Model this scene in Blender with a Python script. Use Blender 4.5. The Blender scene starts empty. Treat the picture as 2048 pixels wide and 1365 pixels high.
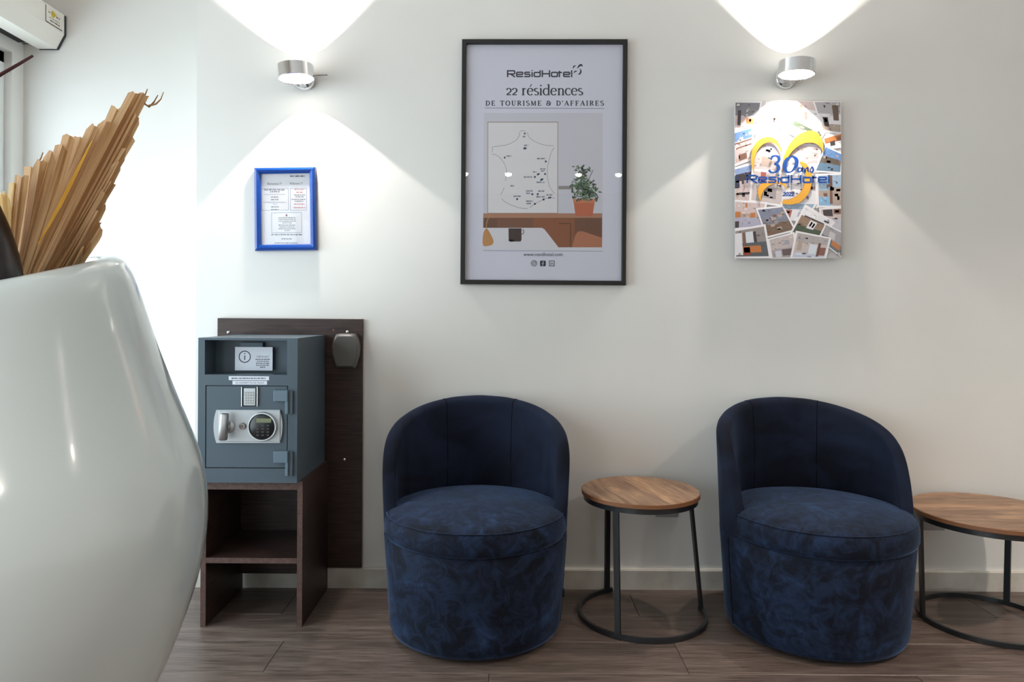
import bpy, bmesh, math, random
from mathutils import Vector, Matrix
from mathutils.geometry import tessellate_polygon
random.seed(7)
PI = math.pi
sc = bpy.context.scene
COL = sc.collection

# ------------------------------------------------------------------ camera
FPX, VPX, VPY, ROLL = 1430.0, 1020.0, 626.0, 0.0055     # focal length, vanishing point, roll (2048x1365 frame)
CAM_D, CAM_H = 2.68, 1.031                               # distance to the back wall, eye height
cam = bpy.data.cameras.new('camera')
cam.sensor_width = 36.0
cam.lens = FPX * 36.0 / 2048
cam.shift_x = (1024 - VPX) / 2048
cam.shift_y = -(682.5 - VPY) / 2048
cam.clip_start = 0.02
camo = bpy.data.objects.new('camera', cam)
COL.objects.link(camo)
camo.matrix_world = (Matrix.Translation((0, -CAM_D, CAM_H)) @ Matrix.Rotation(PI / 2, 4, 'X')
                     @ Matrix.Rotation(ROLL, 4, 'Z'))
sc.camera = camo

# ------------------------------------------------------------------ world, daylight, exposure
world = bpy.data.worlds.new('overcast_sky')
world.use_nodes = True
bgn = world.node_tree.nodes['Background']
bgn.inputs[0].default_value = (0.86, 0.94, 1.0, 1)
bgn.inputs[1].default_value = 1.0
sc.world = world
SKY = 3.9
bgn.inputs[1].default_value = SKY


def portal(name, loc, rot, sx, sy):
    l = bpy.data.lights.new(name, 'AREA')
    l.shape = 'RECTANGLE'
    l.size, l.size_y = sx, sy
    l.cycles.is_portal = True
    o = bpy.data.objects.new(name, l)
    o.location = loc
    o.rotation_euler = rot
    COL.objects.link(o)
    return o


vs = sc.view_settings
vs.view_transform = 'Standard'
vs.look = 'None'
vs.gamma = 1.0
vs.use_curve_mapping = False
vs.exposure = 0.8
sc.cycles.use_denoising = True
sc.cycles.max_bounces = 8
sc.cycles.diffuse_bounces = 5
sc.cycles.glossy_bounces = 4
sc.cycles.transparent_max_bounces = 12
sc.cycles.caustics_reflective = False
sc.cycles.caustics_refractive = False
sc.cycles.sample_clamp_indirect = 6.0

# ------------------------------------------------------------------ pixel -> place


def W(px, py, y=0.0):
    """point of the plane at depth y that the photograph shows at (px, py)"""
    u, v = px - VPX, py - VPY
    c, s = math.cos(ROLL), math.sin(ROLL)
    u0, v0 = u * c + v * s, -u * s + v * c
    d = CAM_D + y
    return Vector((u0 / FPX * d, y, CAM_H - v0 / FPX * d))


def srgb(r, g, b, a=1.0):
    def f(c):
        c /= 255.0
        return c / 12.92 if c <= 0.04045 else ((c + 0.055) / 1.055) ** 2.4
    return (f(r), f(g), f(b), a)


# ------------------------------------------------------------------ materials
MATS = {}


def mat(name, color=(0.8, 0.8, 0.8, 1), rough=0.5, metal=0.0, spec=0.5, coat=0.0, sheen=0.0, emit=None, estr=0.0):
    m = bpy.data.materials.new(name)
    m.use_nodes = True
    b = m.node_tree.nodes['Principled BSDF']
    b.inputs['Base Color'].default_value = color
    b.inputs['Roughness'].default_value = rough
    b.inputs['Metallic'].default_value = metal
    b.inputs['Specular IOR Level'].default_value = spec
    b.inputs['Coat Weight'].default_value = coat
    if coat:
        b.inputs['Coat Roughness'].default_value = 0.03
    if sheen:
        b.inputs['Sheen Weight'].default_value = sheen
    if emit:
        b.inputs['Emission Color'].default_value = emit
        b.inputs['Emission Strength'].default_value = estr
    MATS[name] = m
    return m


def nodes(m):
    return m.node_tree.nodes, m.node_tree.links, m.node_tree.nodes['Principled BSDF']


def coords(m, scale=(1, 1, 1), rot=(0, 0, 0), kind='Object', rand=False):
    n, l, b = nodes(m)
    tc = n.new('ShaderNodeTexCoord')
    mp = n.new('ShaderNodeMapping')
    mp.inputs['Scale'].default_value = scale
    src = tc.outputs[kind]
    if any(rot):
        m0 = n.new('ShaderNodeMapping')
        m0.inputs['Rotation'].default_value = rot
        l.new(src, m0.inputs['Vector'])
        src = m0.outputs[0]
    l.new(src, mp.inputs['Vector'])
    if rand:
        oi = n.new('ShaderNodeObjectInfo')
        mu = n.new('ShaderNodeMath')
        mu.operation = 'MULTIPLY'
        mu.inputs[1].default_value = 37.0
        l.new(oi.outputs['Random'], mu.inputs[0])
        l.new(mu.outputs[0], mp.inputs['Location'])
    return mp.outputs[0]


def noise(m, vec, scale, detail=4, rough=0.55, dist=0.0):
    n, l, b = nodes(m)
    t = n.new('ShaderNodeTexNoise')
    t.inputs['Scale'].default_value = scale
    t.inputs['Detail'].default_value = detail
    t.inputs['Roughness'].default_value = rough
    t.inputs['Distortion'].default_value = dist
    l.new(vec, t.inputs['Vector'])
    return t.outputs['Fac']


def ramp(m, fac, stops):
    n, l, b = nodes(m)
    r = n.new('ShaderNodeValToRGB')
    e = r.color_ramp.elements
    e[0].position, e[0].color = stops[0]
    e[1].position, e[1].color = stops[-1]
    for p, c in stops[1:-1]:
        k = e.new(p)
        k.color = c
    l.new(fac, r.inputs[0])
    return r.outputs[0]


def mixc(m, fac, a, b_, mode='MIX'):
    n, l, b = nodes(m)
    x = n.new('ShaderNodeMix')
    x.data_type = 'RGBA'
    x.blend_type = mode
    for sock, v in ((x.inputs[0], fac), (x.inputs[6], a), (x.inputs[7], b_)):
        if hasattr(v, 'is_linked'):
            l.new(v, sock)
        else:
            sock.default_value = v
    return x.outputs[2]


def bump(m, h, strength=0.2, dist=0.002):
    n, l, b = nodes(m)
    x = n.new('ShaderNodeBump')
    x.inputs['Strength'].default_value = strength
    x.inputs['Distance'].default_value = dist
    l.new(h, x.inputs['Height'])
    l.new(x.outputs[0], b.inputs['Normal'])


def setc(m, c):
    n, l, b = nodes(m)
    l.new(c, b.inputs['Base Color'])


m = mat('wall_paint', srgb(228, 226, 221), 0.62, spec=0.3)
v = coords(m)
setc(m, ramp(m, noise(m, v, 1.6, 3), [(0.3, srgb(225, 223, 218)), (0.7, srgb(231, 229, 225))]))
bump(m, noise(m, v, 240, 3), 0.08, 0.001)
m = mat('skirting_paint', srgb(214, 208, 198), 0.4)
v = coords(m)
setc(m, ramp(m, noise(m, v, 9, 5), [(0.35, srgb(196, 190, 180)), (0.6, srgb(216, 211, 202))]))
mat('lobby_wall', srgb(176, 166, 154), 0.7)
mat('ceiling_paint', srgb(238, 237, 234), 0.8)
mat('white_frame', srgb(232, 234, 234), 0.3)
mat('shutter_box_white', srgb(236, 232, 224), 0.35)
mat('rubber_gasket', srgb(45, 50, 55), 0.5)
mat('dark_slot', srgb(30, 32, 34), 0.8)

m = mat('floor_laminate', rough=0.36, spec=0.4)
v = coords(m, (1.1, 13, 1), rand=True)
g1 = noise(m, v, 2.2, 8, 0.62, 0.6)
v2 = coords(m, (3.0, 60, 1), rand=True)
g2 = noise(m, v2, 3.0, 5, 0.6)
c = ramp(m, g1, [(0.3, srgb(70, 56, 50)), (0.5, srgb(102, 86, 78)), (0.7, srgb(136, 118, 108))])
c = mixc(m, 0.45, c, ramp(m, g2, [(0.36, srgb(62, 50, 45)), (0.64, srgb(142, 125, 115))]))
n, l, b = nodes(m)
oi = n.new('ShaderNodeObjectInfo')
c = mixc(m, 1.0, c, ramp(m, oi.outputs['Random'], [(0.0, (0.80, 0.80, 0.80, 1)), (1.0, (1.0, 0.98, 0.97, 1))]), 'MULTIPLY')
setc(m, c)
bump(m, g2, 0.12, 0.0006)
l.new(ramp(m, g2, [(0.3, (0.30, 0.30, 0.30, 1)), (0.7, (0.45, 0.45, 0.45, 1))]), b.inputs['Roughness'])

m = mat('wenge', rough=0.38, spec=0.4)
v = coords(m, (3, 3, 60))
g = noise(m, v, 3.0, 6, 0.6, 0.4)
setc(m, ramp(m, g, [(0.3, srgb(36, 25, 23)), (0.7, srgb(72, 52, 47))]))
bump(m, g, 0.15, 0.0006)
m = mat('wenge_edge', rough=0.45, spec=0.4)
v = coords(m, (20, 20, 20))
setc(m, ramp(m, noise(m, v, 4.0, 5), [(0.3, srgb(78, 58, 52)), (0.7, srgb(104, 80, 72))]))

m = mat('navy_velvet', rough=0.75, spec=0.15, sheen=0.36)
v = coords(m, rand=True)
g = noise(m, v, 4.5, 8, 0.68, 1.6)
g3 = noise(m, v, 17.0, 5, 0.65, 1.5)
c = ramp(m, g, [(0.42, srgb(15, 18, 28)), (0.53, srgb(22, 29, 46)), (0.68, srgb(40, 60, 92))])
c = mixc(m, 0.35, c, ramp(m, g3, [(0.45, srgb(12, 14, 23)), (0.62, srgb(38, 56, 86))]))
setc(m, c)
n, l, b = nodes(m)
b.inputs['Sheen Tint'].default_value = srgb(138, 166, 212)
b.inputs['Sheen Roughness'].default_value = 0.35
bump(m, noise(m, v, 60, 4), 0.12, 0.002)
m2 = mat('navy_velvet_back', rough=0.8, spec=0.12, sheen=0.18)
v = coords(m2, rand=True)
g = noise(m2, v, 4.0, 5, 0.6, 0.8)
setc(m2, ramp(m2, g, [(0.38, srgb(16, 18, 28)), (0.64, srgb(27, 34, 52))]))
n, l, b = nodes(m2)
b.inputs['Sheen Tint'].default_value = srgb(138, 166, 212)
b.inputs['Sheen Roughness'].default_value = 0.35
mat('navy_seam', srgb(7, 9, 16), 0.9, spec=0.1)
mat('black_plastic', srgb(18, 18, 20), 0.45)

for nm, ang in (('oak_top_lengthwise', 0.0), ('oak_top_crosswise', 1.32)):
    m = mat(nm, rough=0.42, spec=0.4)
    v = coords(m, (2.2, 16, 1), (0, 0, ang))
    g = noise(m, v, 2.4, 7, 0.6, 0.9)
    c = ramp(m, g, [(0.26, srgb(104, 72, 52)), (0.46, srgb(150, 116, 90)), (0.6, srgb(178, 142, 110)), (0.78, srgb(212, 168, 118))])
    vb = coords(m, (1, 1, 1), (0, 0, ang))
    n, l, b = nodes(m)
    sp = n.new('ShaderNodeSeparateXYZ')
    l.new(vb, sp.inputs[0])
    mu = n.new('ShaderNodeMath')
    mu.operation = 'MULTIPLY'
    mu.inputs[1].default_value = 11.0
    l.new(sp.outputs[1], mu.inputs[0])
    fl = n.new('ShaderNodeMath')
    fl.operation = 'FLOOR'
    l.new(mu.outputs[0], fl.inputs[0])
    wn = n.new('ShaderNodeTexWhiteNoise')
    wn.noise_dimensions = '1D'
    l.new(fl.outputs[0], wn.inputs['W'])
    c = mixc(m, 1.0, c, ramp(m, wn.outputs['Value'], [(0.0, (0.66, 0.64, 0.64, 1)), (1.0, (1.12, 1.06, 0.98, 1))]), 'MULTIPLY')
    setc(m, c)
    bump(m, g, 0.15, 0.0006)
mat('oak_edge', srgb(128, 84, 54), 0.45)
mat('black_steel', srgb(30, 32, 35), 0.3, spec=0.6)
mat('chrome', (0.86, 0.86, 0.87, 1), 0.06, 1.0)
mat('brushed_silver', (0.62, 0.63, 0.64, 1), 0.32, 1.0)
mat('silver_paint', srgb(186, 189, 192), 0.33, 0.3)
mat('lever_metal', (0.30, 0.28, 0.27, 1), 0.3, 1.0)
mat('dark_chrome', (0.22, 0.20, 0.19, 1), 0.2, 1.0)
mat('screw_steel', (0.8, 0.78, 0.75, 1), 0.25, 1.0)
m = mat('safe_paint', srgb(78, 91, 101), 0.42, spec=0.4)
v = coords(m)
bump(m, noise(m, v, 420, 2), 0.08, 0.0006)
mat('hinge_paint', srgb(100, 118, 132), 0.38)
mat('keybox_grey', srgb(92, 90, 86), 0.42)
mat('lcd_green', srgb(118, 124, 92), 0.25)
mat('keypad_black', srgb(16, 15, 18), 0.28)
mat('key_grey', srgb(62, 60, 64), 0.4)
mat('poster_black', srgb(24, 24, 26), 0.4)
m = mat('gloss_blue', srgb(0, 64, 150), 0.22, coat=0.4)
mat('outlet_grey', srgb(168, 166, 164), 0.45)
mat('paper_white', srgb(222, 226, 236), 0.6)
m = mat('planter_gloss', srgb(204, 216, 218), 0.13, spec=0.5, coat=0.5)
m = mat('pod_dark', rough=0.32)
v = coords(m)
setc(m, ramp(m, noise(m, v, 22, 5), [(0.35, srgb(20, 18, 20)), (0.65, srgb(46, 38, 36))]))
mat('twig_red', srgb(74, 26, 32), 0.6)
m = mat('potting_soil', srgb(52, 40, 32), 0.95)
mat('acrylic_edge', srgb(205, 205, 208), 0.2)
mat('lens_glow', (1, 1, 1, 1), 0.3, emit=(1.0, 0.95, 0.88, 1), estr=4.0)
mat('bulb_glow', (1, 1, 1, 1), 0.3, emit=(1.0, 0.93, 0.84, 1), estr=30.0)

for nm, c0, c1, tr in (('palm_tan', srgb(170, 122, 78), srgb(234, 202, 156), 0.4),
                       ('palm_pale', srgb(206, 172, 116), srgb(238, 212, 160), 0.45),
                       ('palm_backlit', srgb(214, 158, 60), srgb(240, 192, 92), 0.6)):  # light shining through the leaf is put into this yellow
    m = mat(nm, rough=0.65, spec=0.2)
    n, l, b = nodes(m)
    at = n.new('ShaderNodeUVMap')
    mp = n.new('ShaderNodeMapping')
    mp.inputs['Scale'].default_value = (9, 0.35, 1)
    l.new(at.outputs[0], mp.inputs[0])
    oi = n.new('ShaderNodeObjectInfo')
    l.new(oi.outputs['Random'], mp.inputs['Location'])
    g = noise(m, mp.outputs[0], 3.0, 5, 0.6)
    c = ramp(m, g, [(0.3, c0), (0.7, c1)])
    setc(m, c)
    tl = n.new('ShaderNodeBsdfTranslucent')
    l.new(c, tl.inputs[0])
    mx = n.new('ShaderNodeMixShader')
    mx.inputs[0].default_value = tr
    l.new(b.outputs[0], mx.inputs[1])
    l.new(tl.outputs[0], mx.inputs[2])
    l.new(mx.outputs[0], n['Material Output'].inputs[0])


def glass_mat(name, tint=(1, 1, 1, 1), ior=1.5):
    m = bpy.data.materials.new(name)
    m.use_nodes = True
    n, l = m.node_tree.nodes, m.node_tree.links
    n.remove(n['Principled BSDF'])
    lw = n.new('ShaderNodeLayerWeight')
    pw = n.new('ShaderNodeMath')
    pw.operation = 'POWER'
    pw.inputs[1].default_value = 5.0
    l.new(lw.outputs['Facing'], pw.inputs[0])
    f = n.new('ShaderNodeMath')
    f.operation = 'MULTIPLY_ADD'
    f0 = ((ior - 1) / (ior + 1)) ** 2
    f.inputs[1].default_value = 1 - f0
    f.inputs[2].default_value = f0
    l.new(pw.outputs[0], f.inputs[0])
    t = n.new('ShaderNodeBsdfTransparent')
    t.inputs[0].default_value = tint
    g = n.new('ShaderNodeBsdfGlossy')
    g.inputs['Roughness'].default_value = 0.01
    x = n.new('ShaderNodeMixShader')
    l.new(f.outputs[0], x.inputs[0])
    l.new(t.outputs[0], x.inputs[1])
    l.new(g.outputs[0], x.inputs[2])
    l.new(x.outputs[0], n['Material Output'].inputs[0])
    MATS[name] = m
    return m


glass_mat('picture_glass', (0.97, 0.97, 0.97, 1), 1.5)
glass_mat('window_glass', (0.93, 0.97, 0.98, 1), 1.5)


def print_mat(name, rough, coat):
    m = mat(name, rough=rough, coat=coat)
    n, l, b = nodes(m)
    a = n.new('ShaderNodeAttribute')
    a.attribute_name = 'ink'
    l.new(a.outputs['Color'], b.inputs['Base Color'])
    return m


print_mat('printed_paper', 0.55, 0.0)
print_mat('printed_acrylic', 0.35, 0.6)

# ------------------------------------------------------------------ mesh helpers
ORG = {}


def tag(o, label=None, cat=None, group=None, kind=None):
    if label:
        o['label'] = label
    if cat:
        o['category'] = cat
    if group:
        o['group'] = group
    if kind:
        o['kind'] = kind
    return o


def thing(name, loc, label, cat, group=None):
    o = bpy.data.objects.new(name, None)
    o.empty_display_size = 0.05
    COL.objects.link(o)
    o.location = loc
    ORG[o.name] = Vector(loc)
    return tag(o, label, cat, group)


def link(name, me, parent=None, org=None):
    o = bpy.data.objects.new(name, me)
    COL.objects.link(o)
    if parent:
        o.parent = parent
        ORG[o.name] = ORG[parent.name]
    else:
        o.location = org or (0, 0, 0)
        ORG[o.name] = Vector(org or (0, 0, 0))
    return o


def obj(name, bm, material, parent=None, smooth=None, org=None):
    """bm in world coordinates -> one mesh object (part of parent)"""
    bmesh.ops.recalc_face_normals(bm, faces=bm.faces)
    off = ORG[parent.name] if parent else Vector(org or (0, 0, 0))
    bmesh.ops.translate(bm, verts=bm.verts, vec=-off)
    me = bpy.data.meshes.new(name)
    bm.to_mesh(me)
    bm.free()
    me.materials.append(MATS[material] if isinstance(material, str) else material)
    if smooth is not None:
        for p in me.polygons:
            p.use_smooth = True
        me.set_sharp_from_angle(angle=math.radians(smooth))
    return link(name, me, parent, org)


def bm_box(lo, hi, bevel=0.0, bm=None, seg=2):
    bm = bm or bmesh.new()
    x0, y0, z0 = lo
    x1, y1, z1 = hi
    vs_ = [bm.verts.new(p) for p in ((x0, y0, z0), (x1, y0, z0), (x1, y1, z0), (x0, y1, z0),
                                     (x0, y0, z1), (x1, y0, z1), (x1, y1, z1), (x0, y1, z1))]
    fs = [bm.faces.new([vs_[i] for i in f]) for f in
          ((3, 2, 1, 0), (4, 5, 6, 7), (0, 1, 5, 4), (1, 2, 6, 5), (2, 3, 7, 6), (3, 0, 4, 7))]
    if bevel:
        es = list({e for f in fs for e in f.edges})
        bmesh.ops.bevel(bm, geom=es, offset=bevel, segments=seg, profile=0.5, affect='EDGES')
    return bm


def bm_lathe(profile, n=48, center=(0, 0, 0), mtx=None, bm=None, close=True):
    bm = bm or bmesh.new()
    c = Vector(center)
    rings = []
    for r, z in profile:
        ring = []
        if r < 1e-6:
            p = Vector((0, 0, z))
            ring = [bm.verts.new((mtx @ p if mtx else p) + c)] * n
        else:
            for i in range(n):
                a = 2 * PI * i / n
                p = Vector((r * math.cos(a), r * math.sin(a), z))
                ring.append(bm.verts.new((mtx @ p if mtx else p) + c))
        rings.append(ring)
    for a, b in zip(rings, rings[1:]):
        for i in range(n):
            j = (i + 1) % n
            q = []
            for vtx in (a[i], a[j], b[j], b[i]):
                if vtx not in q:
                    q.append(vtx)
            if len(q) > 2:
                try:
                    bm.faces.new(q)
                except ValueError:
                    pass
    if close:
        for ring in (rings[0], rings[-1]):
            if ring[0] is not ring[1]:
                bm.faces.new(ring)
    return bm


def bm_tube(pts, rad, n=8, bm=None, closed=False):
    bm = bm or bmesh.new()
    pts = [Vector(p) for p in pts]
    rs = rad if isinstance(rad, (list, tuple)) else [rad] * len(pts)
    rings = []
    up = Vector((0, 0, 1))
    N = len(pts)
    for i, p in enumerate(pts):
        t = (pts[(i + 1) % N] - pts[i - 1]) if closed else pts[min(i + 1, N - 1)] - pts[max(i - 1, 0)]
        t.normalize()
        s = t.cross(up)
        if s.length < 1e-3:
            s = t.cross(Vector((0, 1, 0)))
        s.normalize()
        q = s.cross(t)
        rings.append([bm.verts.new(p + rs[i] * (math.cos(a) * s + math.sin(a) * q))
                      for a in (2 * PI * k / n for k in range(n))])
    pairs = list(zip(rings, rings[1:])) + ([(rings[-1], rings[0])] if closed else [])
    for a, b in pairs:
        for i in range(n):
            j = (i + 1) % n
            bm.faces.new((a[i], a[j], b[j], b[i]))
    if not closed:
        bm.faces.new(rings[0])
        bm.faces.new(rings[-1])
    return bm


def bm_prism(poly, y0, y1, bm=None):
    """poly [(x,z)] extruded from y0 to y1"""
    bm = bm or bmesh.new()
    a = [bm.verts.new((x, y0, z)) for x, z in poly]
    b = [bm.verts.new((x, y1, z)) for x, z in poly]
    n = len(poly)
    bm.faces.new(a)
    bm.faces.new(b[::-1])
    for i in range(n):
        bm.faces.new((a[i], b[i], b[(i + 1) % n], a[(i + 1) % n]))
    return bm


def pxbox(x0, y0, x1, y1, yf, yb):
    """box whose front face covers the pixel rectangle at depth yf"""
    a = W((x0 + x1) / 2, (y0 + y1) / 2, yf)
    w = (x1 - x0) / FPX * (CAM_D + yf) / 2
    h = (y1 - y0) / FPX * (CAM_D + yf) / 2
    return (a.x - w, yf, a.z - h), (a.x + w, yb, a.z + h)


def ring_loft(corners, profile):
    """picture-frame moulding: corners (4 world points, ccw), profile [(inset, y)]"""
    bm = bmesh.new()
    c = sum((Vector(p) for p in corners), Vector()) / 4
    rings = []
    for t, y in profile:
        ring = []
        for i in range(4):
            p = Vector(corners[i])
            e1 = (Vector(corners[(i + 1) % 4]) - p).normalized()
            e2 = (Vector(corners[i - 1]) - p).normalized()
            q = p + (e1 + e2) * t
            ring.append(bm.verts.new((q.x, y, q.z)))
        rings.append(ring)
    rings.append(rings[0])
    for a, b in zip(rings, rings[1:]):
        for i in range(4):
            j = (i + 1) % 4
            bm.faces.new((a[i], a[j], b[j], b[i]))
    return bm


# ------------------------------------------------------------------ flat print helper
_dg_font = {}


def text_polys(body, shear=0.0, bold=0.0):
    """outlines of a line of sans text, in its own units, as triangles, plus its box"""
    key = (body, shear, bold)
    if key in _dg_font:
        return _dg_font[key]
    cu = bpy.data.curves.new('t', 'FONT')
    cu.body = body
    cu.size = 1.0
    cu.shear = shear
    cu.offset = bold
    cu.resolution_u = 3
    o = bpy.data.objects.new('t', cu)
    COL.objects.link(o)
    dg = bpy.context.evaluated_depsgraph_get()
    me = bpy.data.meshes.new_from_object(o.evaluated_get(dg))
    polys = [[(me.vertices[i].co.x, me.vertices[i].co.y) for i in p.vertices] for p in me.polygons]
    xs = [p[0] for q in polys for p in q]
    ys = [p[1] for q in polys for p in q]
    box = (min(xs), min(ys), max(xs), max(ys))
    bpy.data.objects.remove(o)
    bpy.data.curves.remove(cu)
    bpy.data.meshes.remove(me)
    _dg_font[key] = (polys, box)
    return polys, box


class Print:
    """flat ink on a sheet: coloured polygons given in photograph pixels on the plane y"""
    STEP = 0.00006

    def __init__(self, y, mapf=None):
        self.y, self.polys, self.k, self.mapf = y, [], 0, mapf

    def layer(self):
        self.k += 1

    def poly(self, pts, col):
        if len(pts) < 3:
            return
        self.polys.append((pts, col, self.k))

    def rect(self, x0, y0, x1, y1, col):
        self.poly([(x0, y0), (x1, y0), (x1, y1), (x0, y1)], col)

    def disc(self, cx, cy, r, col, ry=None, n=20):
        ry = ry or r
        self.poly([(cx + r * math.cos(2 * PI * i / n), cy + ry * math.sin(2 * PI * i / n)) for i in range(n)], col)

    def ribbon(self, pts, w, col, closed=False):
        n = len(pts)
        ws = w if isinstance(w, (list, tuple)) else [w] * n
        L, R = [], []
        for i in range(n):
            a = pts[i - 1] if (closed or i > 0) else pts[i]
            b = pts[(i + 1) % n] if (closed or i < n - 1) else pts[i]
            p = pts[i]
            d1 = (p[0] - a[0], p[1] - a[1])
            d2 = (b[0] - p[0], b[1] - p[1])
            l1, l2 = math.hypot(*d1) or 1e-9, math.hypot(*d2) or 1e-9
            tx, ty = d1[0] / l1 + d2[0] / l2, d1[1] / l1 + d2[1] / l2
            tl = math.hypot(tx, ty) or 1e-9
            nx, ny = -ty / tl, tx / tl
            m1 = (d1[0] / l1, d1[1] / l1) if l1 > 1e-8 else (d2[0] / l2, d2[1] / l2)
            k = max(0.5, abs(nx * -m1[1] + ny * m1[0]))
            h = ws[i] / 2 / k
            L.append((p[0] + nx * h, p[1] + ny * h))
            R.append((p[0] - nx * h, p[1] - ny * h))
        for i in range(n if closed else n - 1):
            j = (i + 1) % n
            self.poly([L[i], L[j], R[j], R[i]], col)

    def text(self, body, x0, y0, x1, y1, col, shear=0.0, bold=0.0, rot=0.0):
        polys, (a, b, c, d) = text_polys(body, shear, bold)
        sx, sy = (x1 - x0) / (c - a), (y1 - y0) / (d - b)
        cs, sn = math.cos(rot), math.sin(rot)
        mx, my = (x0 + x1) / 2, (y0 + y1) / 2
        for q in polys:
            out = []
            for x, y in q:
                X, Y = x0 + (x - a) * sx - mx, y1 - (y - b) * sy - my
                out.append((mx + X * cs - Y * sn, my + X * sn + Y * cs))
            self.poly(out, col)

    def greek(self, x0, x1, y, h, col, rnd, word=(3, 8)):
        """a line of small type too small to read"""
        x = x0
        while x < x1:
            nl = rnd.randint(*word)
            for _ in range(nl):
                w = h * rnd.uniform(0.28, 0.5)
                if x + w > x1:
                    return
                t = h * rnd.choice((0.0, 0.0, 0.3))
                k = h * 0.26
                self.rect(x, y - h / 2 + t * 0.6, x + k, y + h / 2, col)
                if rnd.random() < 0.8:
                    yy = y + h * rnd.choice((-0.2, 0.0, 0.35))
                    self.rect(x, yy, x + w * 0.8, yy + h * 0.2, col)
                x += w
            x += h * 0.4

    def build(self, name, material, parent):
        vs_, fs, cols = [], [], []
        for pts, col, k in self.polys:
            y = self.y - k * self.STEP
            base = len(vs_)
            w3 = [self.mapf(px, py, k * self.STEP) if self.mapf else W(px, py, y) for px, py in pts]
            vs_ += [tuple(p - ORG[parent.name]) for p in w3]
            if len(pts) <= 4:
                tris = [tuple(range(len(pts)))]
            else:
                tris = tessellate_polygon([[Vector((px, py, 0)) for px, py in pts]])
            for t in tris:
                fs.append(tuple(base + i for i in t))
                cols.append(col)
        me = bpy.data.meshes.new(name)
        me.from_pydata(vs_, [], fs)
        ca = me.color_attributes.new('ink', 'FLOAT_COLOR', 'CORNER')
        buf = []
        for p, c_ in zip(me.polygons, cols):
            for _ in p.vertices:
                buf += list(c_)
        ca.data.foreach_set('color', buf)
        me.materials.append(MATS[material])
        return link(name, me, parent)


def arc(cx, cy, rx, ry, a0, a1, n=10):
    return [(cx + rx * math.cos(math.radians(a0 + (a1 - a0) * i / n)),
             cy + ry * math.sin(math.radians(a0 + (a1 - a0) * i / n))) for i in range(n + 1)]


def wordmark(P, fx, fy, col, w):
    """the wide squared lettering of the hotel name; fx, fy map its grid to pixels"""
    def S(pts, closed=False):
        P.ribbon([(fx(x), fy(y)) for x, y in pts], w, col, closed)

    def soft(pts, r=14):
        out = [pts[0]]
        for a, p, b in zip(pts, pts[1:], pts[2:]):
            for q, s in ((a, 0), (b, 1)):
                d = math.hypot(q[0] - p[0], q[1] - p[1])
                k = min(r, d / 2) / d
                out.append((p[0] + (q[0] - p[0]) * k, p[1] + (q[1] - p[1]) * k))
        return out + [pts[-1]]
    S([(165, 372), (165, 224)])
    S(soft([(152, 234), (318, 234), (318, 302), (165, 302)]))
    S([(225, 302), (325, 368)])
    for dx in (0, 1012):
        S(soft([(498 + dx, 358), (360 + dx, 358), (360 + dx, 266), (490 + dx, 266), (490 + dx, 312), (360 + dx, 312)]))
    S(soft([(650, 266), (535, 266), (535, 310), (645, 310), (645, 358), (520, 358)]))
    S([(692, 262), (692, 372)])
    S([(692, 218), (692, 240)])
    S(soft([(865, 222), (865, 358), (738, 358), (738, 270), (865, 270)]))
    S([(912, 222), (912, 372)])
    S([(1068, 222), (1068, 372)])
    S([(912, 298), (1068, 298)])
    S(soft([(1175, 268), (1238, 268), (1238, 358), (1112, 358), (1112, 268), (1176, 268)]))
    S([(1280, 235), (1280, 372)])
    S([(1252, 270), (1338, 270)])
    S([(1545, 222), (1545, 374)])


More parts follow.
